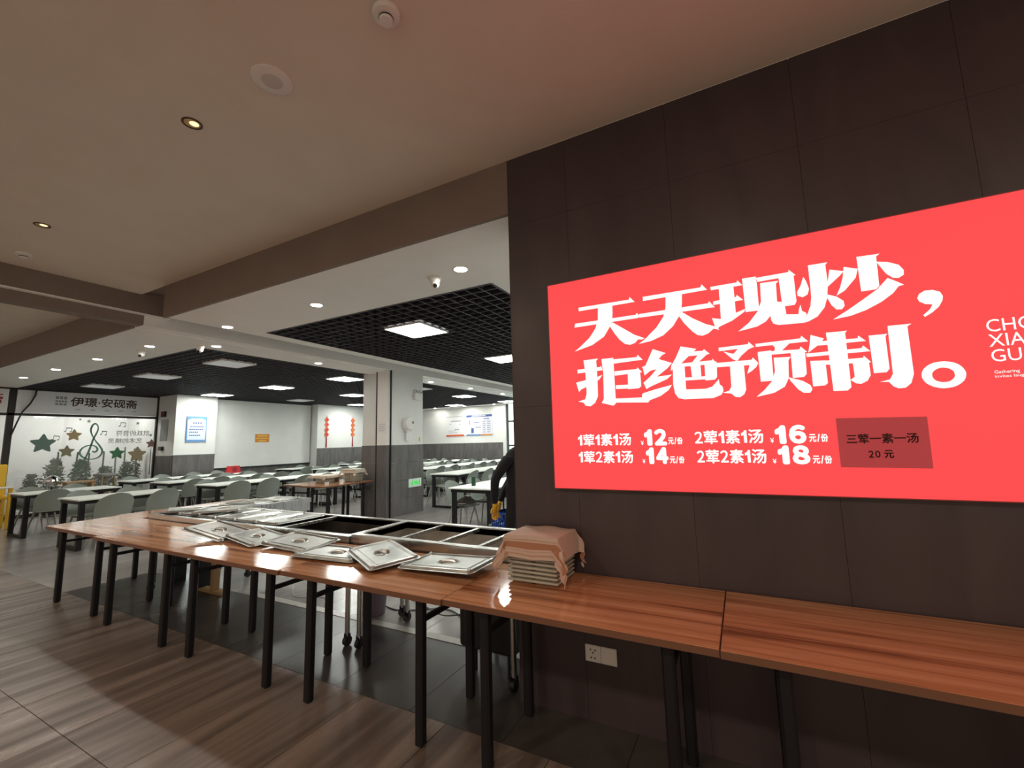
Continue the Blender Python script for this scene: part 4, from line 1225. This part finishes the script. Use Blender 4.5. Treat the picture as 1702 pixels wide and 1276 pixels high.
FP = face_east(-13.9)
t = thing('wall_poster', 'blue-bordered white poster on the white pillar', 'poster', (0, 0, 0))
MB().prism([(6.55, 1.68), (7.08, 1.68), (7.08, 2.41), (6.55, 2.41)], FP, 0.0, 0.012).build('board', 'blue_print', t)
MB().prism([(6.58, 1.74), (7.05, 1.74), (7.05, 2.30), (6.95, 2.345), (6.68, 2.345), (6.58, 2.30)], FP, 0.012, 0.014).build('panel', 'pale_blue', t)
bars(t, FP, [(6.70, 6.95, 2.20, 2.235, 4), (6.64, 7.00, 2.10, 2.13, 7), (6.62, 6.99, 2.02, 2.05, 7), (6.62, 6.86, 1.94, 1.97, 5), (6.62, 6.92, 1.85, 1.88, 6)], 'ink_blue', 0.0155)
FSc = face_east(-14.23)
t = thing('wall_sign', 'small orange notice on the white roller screen', 'sign', (0, 0, 0))
MB().prism([(8.74, 1.64), (9.22, 1.64), (9.22, 1.91), (8.74, 1.91)], FSc, 0.0, 0.008).build('board', 'orange_print', t)
bars(t, FSc, [(8.81, 9.16, 1.83, 1.88, 4), (8.76, 9.20, 1.755, 1.79, 10), (8.84, 9.12, 1.67, 1.71, 6)], 'yellow_print', 0.010)
FK = face_east(-13.9)
for y, lb, side in ((11.25, 'left red knot of four diamonds hanging on the far white wall', 1), (12.49, 'right orange-red knot of four diamonds on the far white wall', 2)):
    t = thing('wall_knot', lb, 'decoration', (0, 0, 0), 0, 'hanging red knots')
    for k in range(4):
        z = 2.44 - k * 0.185
        d = MB().prism([(y - 0.105, z), (y, z - 0.105), (y + 0.105, z), (y, z + 0.105)], FK, 0.0, 0.02).build('diamond', 'vermilion', t)
        MB().prism([(y - 0.055, z), (y, z - 0.055), (y + 0.055, z), (y, z + 0.055)], FK, 0.02, 0.024).build('diamond_centre', 'orange_print' if side == 2 else 'red_cloth', d)
    MB().prism([(y - 0.008, 2.545), (y + 0.008, 2.545), (y + 0.008, 2.60), (y - 0.008, 2.60)], FK, 0.0, 0.01).build('hanging_cord', 'vermilion', t)
    MB().prism([(y - 0.012, 1.78), (y + 0.012, 1.78), (y + 0.022, 1.40), (y - 0.022, 1.40)], FK, 0.0, 0.02).build('tassel', 'red_dark', t)
FB = face_south(15.95)
t = thing('wall_poster', 'white poster with orange foot bar on the far wall', 'poster', (0, 0, 0))
MB().prism([(-11.82, 1.74), (-10.88, 1.74), (-10.88, 2.60), (-11.82, 2.60)], FB, 0.0, 0.01).build('board', 'paper_white', t)
MB().prism([(-11.82, 1.73), (-10.87, 1.73), (-10.87, 1.80), (-11.82, 1.80)], FB, 0.01, 0.014).build('foot_bar', 'vermilion', t)
MB().prism([(-11.82, 2.58), (-10.88, 2.58), (-10.88, 2.60), (-11.82, 2.60)], FB, 0.01, 0.014).build('head_bar', 'ink_grey', t)
bars(t, FB, [(-11.55, -11.0, 2.37, 2.42, 9), (-11.62, -11.56, 2.24, 2.29, 1), (-11.1, -11.04, 2.22, 2.27, 1), (-11.7, -11.3, 1.96, 1.98, 6), (-11.35, -11.1, 2.0, 2.05, 3), (-11.7, -11.2, 1.88, 1.90, 7)], 'ink_grey', 0.012)
t = thing('wall_poster', 'lilac poster with dark blue head bar on the far wall', 'poster', (0, 0, 0))
MB().prism([(-10.72, 1.74), (-9.42, 1.74), (-9.42, 2.60), (-10.72, 2.60)], FB, 0.0, 0.01).build('board', 'paper_lilac', t)
MB().prism([(-10.72, 2.53), (-9.42, 2.53), (-9.42, 2.62), (-10.72, 2.62)], FB, 0.01, 0.014).build('head_bar', 'ink_blue', t)
MB().prism([(-10.72, 1.74), (-10.0, 1.74), (-10.0, 1.79), (-10.72, 1.79)], FB, 0.01, 0.014).build('foot_bar', 'blue_print', t)
MB().prism([(-10.0, 1.74), (-9.42, 1.74), (-9.42, 1.79), (-10.0, 1.79)], FB, 0.01, 0.014).build('foot_bar', 'orange_print', t)
bars(t, FB, [(-10.45, -9.72, 2.555, 2.60, 10)], 'paper_white', 0.0155)
bars(t, FB, [(-10.5, -10.32, 1.84, 2.06, 1), (-9.85, -9.55, 2.42, 2.46, 6), (-10.58, -10.54, 2.2, 2.42, 1), (-10.35, -10.05, 2.28, 2.32, 6), (-10.25, -9.98, 2.07, 2.10, 6)], 'ink_blue', 0.012)
bars(t, FB, [(-9.9, -9.75, 1.85 + k * 0.09, 1.90 + k * 0.09, 3) for k in range(6)] + [(-9.66, -9.5, 1.85 + k * 0.09, 1.90 + k * 0.09, 3) for k in range(6)], 'ink_grey', 0.012)
# fittings on the grey side of the poster pillar
FQ = face_south(6.28)
t = thing('fire_alarm', 'small dark alarm button on the shaded side of the poster pillar', 'alarm', (0, 0, 0))
MB().prism([(-14.62, 2.40), (-14.42, 2.40), (-14.42, 2.56), (-14.62, 2.56)], FQ, 0.0, 0.05).build('housing', 'black_plastic', t)
MB().lathe([(0.03, -6.28 + 6.228), (0.03, -6.28 + 6.222), (0.001, -6.28 + 6.22)], (-14.52, 6.28, 2.48), 12, 'y').build('button', 'red_cloth', t)
t = thing('narrow_poster', 'narrow grey poster on the shaded side of the poster pillar', 'poster', (0, 0, 0))
MB().prism([(-14.68, 1.72), (-14.28, 1.72), (-14.28, 2.33), (-14.68, 2.33)], FQ, 0.0, 0.008).build('board', 'grey_plastic', t)
bars(t, FQ, [(-14.6, -14.36, 1.8 + 0.08 * k, 1.84 + 0.08 * k, 4) for k in range(5)], 'ink_grey', 0.010)
tag(MB().prism([(-14.62, 1.46), (-14.44, 1.46), (-14.44, 1.57), (-14.62, 1.57)], FQ, 0.0, 0.06).build('switch_box', 'black_plastic', None), 'small black box low on the shaded pillar side', 'switch')

# ================================================================== SHOP FRONT AT THE LEFT
XP = -14.9
sh = struct('wall_shop', MB().box(-16.7, -16.6, -1, 6.3, 0, 3.4), 'wall_white')
struct('wall_shop_end', MB().box(-16.6, -14.95, 6.24, 6.279, 0, 3.4), 'wall_white')
struct('ceiling_shop', MB().box(-16.6, -14.95, -1, 6.24, 2.9, 2.98), 'paint_white')
t = thing('strip_light', 'bright strip light above the glass inside the shop', 'ceiling light', (-15.6, 4.9, 2.86))
MB().box(-0.10, 0.10, -1.25, 1.25, 0.0, 0.012).build('diffuser', 'shop_light', t)
MB().box(-0.12, 0.12, -1.28, 1.28, 0.012, 0.04).build('housing', 'white_plastic', t)
fr = struct('window_2', MB().box(XP - 0.05, XP + 0.03, 3.36, 3.47, 0, 3.0), 'post_brown', 'dark framed shop glazing at the left')
for a in ((XP - 0.05, XP + 0.03, 6.30 - 0.06, 6.345, 0, 3.0), (XP - 0.05, XP + 0.03, -1, 6.3, 2.36, 2.42), (XP - 0.05, XP + 0.03, -1, 6.3, 2.97, 3.0), (XP - 0.05, XP + 0.03, -1, 6.3, 0.0, 0.08)):
    MB().box(*a).build('frame_bar', 'post_brown', fr)
MB().box(XP - 0.012, XP - 0.004, 3.47, 6.24, 0.08, 2.36).build('glass_pane', 'frosted_glass', fr)
MB().box(XP - 0.012, XP - 0.004, -1, 3.36, 0.08, 2.36).build('glass_pane', 'frosted_glass', fr)
FX = face_east(XP + 0.02)
t = thing('shop_sign', 'grey-white lightbox sign with dark Chinese shop name above the glass', 'sign', (0, 0, 0))
MB().box(XP - 0.04, XP + 0.02, 3.48, 6.23, 2.43, 2.965).build('sign_board', 'paper_white', t)
text(t, 'lettering', '伊璟·安砚斋', (4.40, 5.76, 2.625, 2.865), FX, 'ink_brown', 0.005, 0.003)
bars(t, FX, [(4.12, 4.34, 2.79, 2.86, 3), (4.12, 4.34, 2.71, 2.76, 4), (4.12, 4.34, 2.64, 2.69, 3)], 'ink_grey', 0.003, 'seal_mark')
bars(t, FX, [(4.50 + k * 0.29, 4.60 + k * 0.29, 2.535, 2.56, 4) for k in range(5)], 'ink_grey', 0.003)
t = thing('shop_sign', 'pale sign with red character at the left edge', 'sign', (0, 0, 0))
MB().box(XP - 0.04, XP + 0.02, 0.5, 3.35, 2.43, 2.965).build('sign_board', 'paper_white', t)
text(t, 'lettering', '斋', (3.02, 3.27, 2.62, 2.87), FX, 'ink_red', 0.005, 0.003)
tag(MB().tube([(XP + 0.05, 3.78, 2.97), (XP + 0.05, 3.77, 2.85), (XP + 0.05, 3.70, 2.65), (XP + 0.05, 3.58, 2.43), (XP + 0.05, 3.52, 2.2), (XP + 0.05, 3.45, 1.9)], 0.016, 8).build('loose_cable', 'cable', None, True), 'loose black cable hanging beside the shop sign post', 'cable')

# decals on the glass
FD = face_east(XP + 0.004)


def star(cy, cz, r, rot=0.0, k=0.55, n=10):
    """five-pointed star with rounded points"""
    pts = []
    for i in range(5):
        a = math.pi / 2 + rot + i * 2 * math.pi / 5
        b = a + math.pi / 5
        for da, rr in ((-0.10, 0.93), (-0.04, 0.99), (0.04, 0.99), (0.10, 0.93)):
            pts.append((cy + r * rr * math.cos(a + da), cz + r * rr * math.sin(a + da)))
        pts.append((cy + r * k * math.cos(b), cz + r * k * math.sin(b)))
    return pts


def decal(label, name, mt, polys, d=0.002, stem=None):
    t = thing(name, label, 'decal', (0, 0, 0), 0, 'stickers on the shop glass')
    m = MB()
    for p in polys:
        m.prism(p, FD, 0.0, d)
    m.build('sticker_shape', mt, t)
    if stem:
        MB().prism(stem, FD, -0.001, 0.001).build('stem', 'post_brown', t)
    return t


decal('large grey-green star sticker on the left of the shop glass', 'star_decal', 'decal_green', [star(3.995, 1.70, 0.235)])
decal('golden star sticker near the top of the shop glass', 'star_decal', 'decal_gold', [star(4.53, 1.90, 0.155)])
decal('olive star sticker below the golden star on the shop glass', 'star_decal', 'decal_olive', [star(4.425, 1.50, 0.155)])
decal('green star sticker right of the clef on the shop glass', 'star_decal', 'decal_leaf', [star(5.42, 1.42, 0.17)])
decal('large tan star sticker near the right of the shop glass', 'star_decal', 'decal_tan', [star(5.86, 1.37, 0.22)])
decal('small rose star sticker on a thin stem at the right of the glass', 'star_decal', 'decal_rose', [star(6.17, 1.66, 0.13)], stem=[(6.165, 0.8), (6.185, 0.8), (6.180, 1.58), (6.170, 1.58)])


def ribbon(pts, ws):
    """a curved band as quads"""
    out = []
    for k in range(len(pts) - 1):
        (x0, y0), (x1, y1) = pts[k], pts[k + 1]
        pa, pb = pts[max(k - 1, 0)], pts[min(k + 2, len(pts) - 1)]
        d0 = Vector((x1 - pa[0], y1 - pa[1])).normalized()
        d1 = Vector((pb[0] - x0, pb[1] - y0)).normalized()
        n0, n1 = Vector((-d0.y, d0.x)) * ws[k] / 2, Vector((-d1.y, d1.x)) * ws[k + 1] / 2
        out.append([(x0 + n0.x, y0 + n0.y), (x1 + n1.x, y1 + n1.y), (x1 - n1.x, y1 - n1.y), (x0 - n0.x, y0 - n0.y)])
    return out


def spline(ctrl, n=8):
    P = [Vector(c) for c in ctrl]
    out = []
    for k in range(len(P) - 1):
        a, b, c, d = P[max(k - 1, 0)], P[k], P[k + 1], P[min(k + 2, len(P) - 1)]
        for i in range(n):
            t = i / n
            q = 0.5 * ((2 * b) + (c - a) * t + (2 * a - 5 * b + 4 * c - d) * t * t + (3 * b - a - 3 * c + d) * t ** 3)
            out.append(tuple(q))
    out.append(tuple(P[-1]))
    return out


clef = spline([(4.60, 1.03), (4.73, 1.20), (4.83, 1.45), (4.91, 1.80), (4.98, 2.02), (4.975, 2.14), (4.92, 2.20), (4.865, 2.15), (4.845, 2.03), (4.88, 1.90), (4.96, 1.75), (5.05, 1.62), (5.11, 1.48), (5.06, 1.35), (4.94, 1.29), (4.80, 1.31), (4.69, 1.40), (4.675, 1.50), (4.74, 1.60), (4.86, 1.645), (4.97, 1.61), (5.01, 1.53), (4.97, 1.47), (4.91, 1.49)], 6)
decal('tall grey-green treble clef sticker in the middle of the shop glass', 'clef_decal', 'decal_teal', ribbon(clef, [0.022 + 0.020 * abs(math.sin(k * 0.11)) for k in range(len(clef))]))


def note(cy, cz, s, two=True):
    p = [[(cy - s * .5, cz - s * .4), (cy - s * .42, cz - s * .4), (cy - s * .36, cz + s * .4), (cy - s * .44, cz + s * .4)],
         [(cy + s * .34, cz - s * .5), (cy + s * .42, cz - s * .5), (cy + s * .44, cz + s * .32), (cy + s * .36, cz + s * .32)],
         [(cy - s * .44, cz + s * .4), (cy + s * .44, cz + s * .32), (cy + s * .44, cz + s * .14), (cy - s * .44, cz + s * .22)]]
    for ux, uz in ((-.6, -.42), (.24, -.5)):
        p.append([(cy + s * (ux + .16 * math.cos(a)), cz + s * (uz + .11 * math.sin(a))) for a in [k * math.pi / 5 for k in range(10)]])
    return p


for cy, cz, s, lb in ((4.22, 1.85, .12, 'small music note sticker beside the large grey-green star'), (4.43, 2.05, .12, 'small music note sticker above the golden star'), (5.50, 2.20, .13, 'small music note sticker above the mirrored writing'), (5.12, 1.97, .12, 'single music note sticker left of the mirrored writing')):
    decal(lb, 'note_decal', 'decal_green', note(cy, cz, s))
decal('small four-point spark stickers near the top of the shop glass', 'spark_decal', 'decal_green', [star(4.79, 2.26, .05, 0, .35), star(4.62, 2.30, .03, 0, .5), star(5.82, 2.23, .05, 0, .35), star(6.14, 1.90, .04, 0, .4)])
t = thing('mirrored_writing', 'grey back-to-front writing sticker at the upper right of the shop glass', 'decal', (0, 0, 0))
text(t, 'lettering', '跳跃的音符', (5.36, 6.10, 1.885, 2.03), FD, 'ink_grey', 0.001, 0.002, True)
text(t, 'lettering', '艺术的精灵', (5.20, 5.95, 1.685, 1.82), FD, 'ink_grey', 0.001, 0.002, True)

# bamboo poles and shrubs behind the glass
for k, (y0, y1, h) in enumerate(((4.30, 4.34, 1.50), (4.66, 4.60, 1.48), (4.88, 4.86, 1.45), (5.17, 5.18, 1.48), (5.42, 5.45, 1.55), (5.61, 5.65, 1.58), (5.86, 5.91, 1.54))):
    tag(MB().cyl((XP - 0.10, y1, 0.0), (XP - 0.06, y0, h), 0.022, 0.018, 8).build('bamboo_pole', 'bamboo', None, True), '%s dark green pole from the left behind the shop glass' % ORD[k], 'pole', 'poles behind the shop glass')


def shrub(x, y, h, w, n, label, seed):
    rnd = random.Random(seed)
    t = thing('shrub', label, 'shrub', (x, y, 0), 0, 'shrubs behind the shop glass')
    MB().tube([(0, 0, 0), (0.02, 0.01, h * 0.4), (-0.01, 0.03, h * 0.75)], [0.02, 0.014, 0.008], 6).build('stem', 'bark', t, True)
    m = MB()
    for k in range(int(n * 1.7)):
        a, r = rnd.uniform(0, 6.283), rnd.random() ** 0.5
        z = h * (0.25 + 0.75 * rnd.random() ** 0.7)
        ww = w * math.sin(math.pi * min(0.97, max(0.1, (z / h) * 0.8 + 0.12)))
        c = Vector((0.35 * r * ww * math.cos(a), r * ww * math.sin(a), z))
        u = Vector((rnd.uniform(-1, 1), rnd.uniform(-1, 1), rnd.uniform(-.4, .8))).normalized()
        v = u.cross(Vector((rnd.uniform(-1, 1), rnd.uniform(-1, 1), rnd.uniform(-1, 1)))).normalized()
        L, W = rnd.uniform(.06, .12), rnd.uniform(.014, .028)
        b = len(m.v)
        m.v += [tuple(c), tuple(c + u * L * .5 + v * W), tuple(c + u * L), tuple(c + u * L * .5 - v * W)]
        m.f.append((b, b + 1, b + 2, b + 3))
    o = m.build('foliage', 'leaf', t)
    o['kind'] = 'stuff'


for k, (y, h, w, n) in enumerate(((3.98, 0.95, 0.17, 260), (4.37, 1.30, 0.22, 420), (4.86, 1.25, 0.26, 620), (5.36, 1.05, 0.24, 480), (5.80, 1.15, 0.20, 380), (6.03, 1.5, 0.10, 200))):
    shrub(XP - 0.42, y, h, w, n, '%s leafy shrub from the left behind the shop glass' % ORD[k], 20 + k)
# mirror ball
t = thing('mirror_ball', 'shiny mirrored ball standing before the shop glass', 'ornament', (-14.45, 4.10, 0))
MB().cyl((0, 0, 0), (0, 0, 0.03), 0.11, 0.10, 20).cyl((0, 0, 0.03), (0, 0, 0.70), 0.018, 0.018, 10).build('stand', 'black_plastic', t, True)
m = MB()
m.sphere((0, 0, 0.82), 0.135, 12)
m.build('ball', 'chrome', t)
# stool behind the tables
t = thing('bar_stool', 'pale wooden stool with a grey cushion before the shop glass', 'stool', (-14.45, 5.06, 0), 0.2)
MB().bbox(-0.17, 0.17, -0.17, 0.17, 0.86, 0.92, 0.01).build('cushion', 'grey_plastic', t)
for sx in (-1, 1):
    for sy in (-1, 1):
        MB().cyl((sx * 0.13, sy * 0.13, 0.86), (sx * 0.17, sy * 0.17, 0.0), 0.014, 0.014, 8).build('leg', 'raw_wood', t, True)
MB().box(-0.15, 0.15, -0.155, -0.135, 0.45, 0.47).box(-0.15, 0.15, 0.135, 0.155, 0.45, 0.47).build('foot_rail', 'raw_wood', t)
t = thing('wooden_bench', 'low pale wooden bench top before the shop glass', 'bench', (-14.4, 4.55, 0))
MB().bbox(-0.16, 0.16, -0.26, 0.26, 0.74, 0.78, 0.005).build('bench_top', 'raw_wood', t)
for sy in (-1, 1):
    MB().box(-0.14, 0.14, sy * 0.22 - 0.02, sy * 0.22 + 0.02, 0, 0.74).build('bench_end', 'raw_wood', t)

# yellow high chair at the left edge
t = thing('high_chair', 'yellow plastic high chair at the left edge of the hall', 'high chair', (-13.45, 2.93, 0), 0)
MB().bbox(-0.03, 0.03, -0.20, 0.20, 0.62, 1.27, 0.02).build('backrest', 'yellow_plastic', t)
MB().bbox(0.0, 0.32, -0.20, 0.20, 0.58, 0.63, 0.015).build('seat', 'yellow_plastic', t)
MB().bbox(0.25, 0.48, -0.22, 0.22, 0.80, 0.83, 0.012).build('tray', 'white_plastic', t)
for sx, sy in ((-0.02, -1), (-0.02, 1), (0.34, -1), (0.34, 1)):
    MB().bbox(sx - 0.03, sx + 0.03, sy * 0.2 - 0.03, sy * 0.2 + 0.03, 0.0, 0.80 if sx > 0 else 0.64, 0.01).build('leg', 'yellow_plastic', t)
MB().box(-0.02, 0.34, -0.20, -0.18, 0.25, 0.29).box(-0.02, 0.34, 0.18, 0.20, 0.25, 0.29).build('side_rail', 'yellow_plastic', t)

# ================================================================== UNDER THE COUNTER
def cable(pts, label, mt='cable', r=0.006):
    tag(MB().tube(spline([Vector(p) for p in pts], 6), r, 6).build('floor_cable', mt, None, True), label, 'cable', 'cables behind the counter')


cable([(-3.3, 3.3, 0.007), (-2.9, 3.15, 0.007), (-2.5, 3.35, 0.007), (-2.1, 3.2, 0.007), (-1.7, 3.3, 0.007), (-1.45, 3.15, 0.007)], 'long black cable on the floor behind the steam tables')
cable([(-3.0, 3.45, 0.007), (-2.7, 3.3, 0.02), (-2.4, 3.2, 0.02), (-2.2, 3.4, 0.007), (-1.9, 3.5, 0.007)], 'tangled black cable loop behind the steam tables')
cable([(-4.4, 3.2, 0.006), (-4.1, 3.0, 0.006), (-3.8, 3.1, 0.006), (-3.5, 2.95, 0.006)], 'thin pale cable on the floor under the long steam table', 'cable_white', 0.004)
t = thing('waste_bin', 'dull purple bin on the floor under the long steam table', 'bin', (-3.05, 3.02, 0))
MB().lathe([(0.10, 0.0), (0.135, 0.40), (0.145, 0.41), (0.145, 0.425), (0.128, 0.425), (0.095, 0.01)], (0, 0, 0), 24).build('bucket', 'lilac_bin', t, True)
t = thing('wooden_crutch', 'raw wooden trestle post under the left part of the counter', 'post', (-5.05, 2.75, 0))
MB().box(-0.03, 0.03, -0.03, 0.03, 0.02, 0.63).build('post', 'raw_wood', t)
MB().box(-0.22, 0.22, -0.05, 0.05, 0.0, 0.02).build('foot', 'raw_wood', t)
t = thing('low_bench', 'low grey bench under the left end of the counter', 'bench', (-5.58, 2.75, 0))
MB().bbox(-0.30, 0.30, -0.12, 0.12, 0.36, 0.39, 0.005).build('bench_top', 'grey_plastic', t)
for sx in (-1, 1):
    MB().box(sx * 0.26 - 0.02, sx * 0.26 + 0.02, -0.1, 0.1, 0, 0.36).build('bench_leg', 'leg_black', t)

# ================================================================== PERSON BEHIND THE WALL EDGE
def skin_mesh(verts, edges, radii, name, material, parent, sub=2, root=0):
    me = bpy.data.meshes.new(name)
    me.from_pydata(verts, edges, [])
    ob = bpy.data.objects.new(name, me)
    COL.objects.link(ob)
    sk = ob.modifiers.new('skin', 'SKIN')
    sk.use_smooth_shade = True
    for i, r in enumerate(radii):
        d = me.skin_vertices[0].data[i]
        d.radius = r if isinstance(r, tuple) else (r, r)
        d.use_root = (i == root)
    sb = ob.modifiers.new('sub', 'SUBSURF')
    sb.levels = sb.render_levels = sub
    bpy.context.view_layer.update()
    dg = bpy.context.evaluated_depsgraph_get()
    fin = bpy.data.meshes.new_from_object(ob.evaluated_get(dg))
    bpy.data.objects.remove(ob, do_unlink=True)
    fin.materials.clear()
    fin.materials.append(MATS[material])
    for p in fin.polygons:
        p.use_smooth = True
    return place(name, fin, parent)


# local frame: facing -x (towards the crate), feet at z = 0
pz = thing('person', 'person in black clothes and yellow gloves bending beside the blue crate', 'person', (-2.43, 4.62, 0), 0)
V = [(0.03, 0, 0.90), (0.02, 0, 1.03), (0.02, 0, 1.18), (0.04, 0, 1.32), (0.11, 0, 1.41),           # pelvis, waist, chest, shoulders, neck
     (0.02, -0.17, 1.31), (-0.15, -0.21, 1.06), (-0.19, -0.17, 0.86), (-0.19, -0.15, 0.77),             # right arm
     (0.02, 0.17, 1.31), (-0.14, 0.22, 1.07), (-0.23, 0.12, 0.88), (-0.25, 0.07, 0.76),                # left arm
     (0.03, -0.10, 0.84), (-0.02, -0.11, 0.48), (0.04, -0.12, 0.10), (-0.08, -0.13, 0.04),
     (0.03, 0.10, 0.84), (-0.02, 0.11, 0.48), (0.04, 0.12, 0.10), (-0.08, 0.13, 0.04)]
Ed = [(0, 1), (1, 2), (2, 3), (3, 4), (3, 5), (5, 6), (6, 7), (7, 8), (3, 9), (9, 10), (10, 11), (11, 12), (0, 13), (13, 14), (14, 15), (15, 16), (0, 17), (17, 18), (18, 19), (19, 20)]
Rd = [(0.15, 0.12), (0.145, 0.115), (0.165, 0.125), (0.14, 0.10), 0.055, 0.075, 0.058, 0.045, 0.038, 0.075, 0.058, 0.045, 0.038, 0.092, 0.066, 0.045, 0.04, 0.092, 0.066, 0.045, 0.04]
skin_mesh(V, Ed, Rd, 'body', 'cloth_black', pz, 2)
# head with face, hair
hd = MB()


def head_pt(u, v):
    a, b = 2 * math.pi * u, math.pi * (v - 0.5)
    x, y, z = math.cos(b) * math.cos(a), math.cos(b) * math.sin(a), math.sin(b)
    px, py, pz_ = 0.098 * x, 0.076 * y, 0.122 * z
    if z < 0:
        py *= 1 + 0.25 * z
        px *= 1 + 0.10 * z
    f = -x
    if f > 0:                                                     # face is towards -x
        if abs(y) < 0.22 and -0.35 < z < 0.15:
            px -= 0.020 * (1 - abs(y) / 0.22) * (1 - abs(z + 0.2) / 0.35 if z < 0.0 else 0.4)
        for sy in (-1, 1):
            k = math.hypot(y - sy * 0.42, z - 0.05)
            if k < 0.22:
                px += 0.010 * (1 - k / 0.22)
    return (px + 0.155, py, pz_ + 1.545)


hd.grid(head_pt, 32, 24)
head = hd.build('head', 'skin', pz, True)
for s in (-1, 1):
    MB().sphere((0.072, s * 0.032, 1.552), 0.011, 6).build('eye', 'hair', head, True)
    MB().sphere((0.16, s * 0.078, 1.54), 0.026, 6, 1.3).build('ear', 'skin', head, True)
MB().tube([(0.064, -0.022, 1.485), (0.058, 0, 1.487), (0.064, 0.022, 1.485)], 0.005, 6).build('mouth', 'red_dark', head, True)


def hair_pt(u, v):
    a, b = 2 * math.pi * u, math.pi * (0.5 - 0.62 * v)
    x, y, z = math.cos(b) * math.cos(a), math.cos(b) * math.sin(a), math.sin(b)
    if x < -0.2 and z < 0.42:
        z = 0.42
    return (0.108 * x + 0.16, 0.086 * y, 0.130 * z + 1.55)


MB().grid(hair_pt, 28, 14).build('hair', 'hair', pz, True)


def glove(base, dirv, side, name='glove'):
    """gloved hand: palm, four bent fingers and a thumb"""
    d = Vector(dirv).normalized()
    up = Vector((0, 0, 1))
    w = d.cross(up).normalized() * side
    n = w.cross(d).normalized()
    b0 = Vector(base)
    V = [b0 - d * 0.05, b0, b0 + d * 0.045, b0 + d * 0.085]
    E = [(0, 1), (1, 2), (2, 3)]
    Rr = [(0.042, 0.042), (0.034, 0.026), (0.040, 0.020), (0.042, 0.018)]
    hand = skin_mesh([tuple(v) for v in V], E, Rr, name, 'glove_yellow', pz, 2)
    for k, (off, ln) in enumerate(((-0.031, 0.066), (-0.010, 0.078), (0.011, 0.072), (0.031, 0.056))):
        r0 = b0 + d * 0.078 + w * off
        P = [r0, r0 + d * ln * .45, r0 + d * ln * .75 - n * side * ln * .28, r0 + d * ln * .85 - n * side * ln * .6]
        skin_mesh([tuple(p) for p in P], [(0, 1), (1, 2), (2, 3)], [0.010, 0.010, 0.009, 0.008], 'finger', 'glove_yellow', hand, 1)
    r0 = b0 + d * 0.01 - w * 0.032
    P = [r0, r0 + d * 0.03 - w * 0.025, r0 + d * 0.06 - w * 0.03 - n * side * 0.012]
    skin_mesh([tuple(p) for p in P], [(0, 1), (1, 2)], [0.012, 0.011, 0.009], 'thumb', 'glove_yellow', hand, 1)


glove((-0.195, -0.145, 0.735), (-0.15, 0.05, -0.9), 1)
glove((-0.258, 0.06, 0.725), (-0.2, -0.05, -0.9), -1)
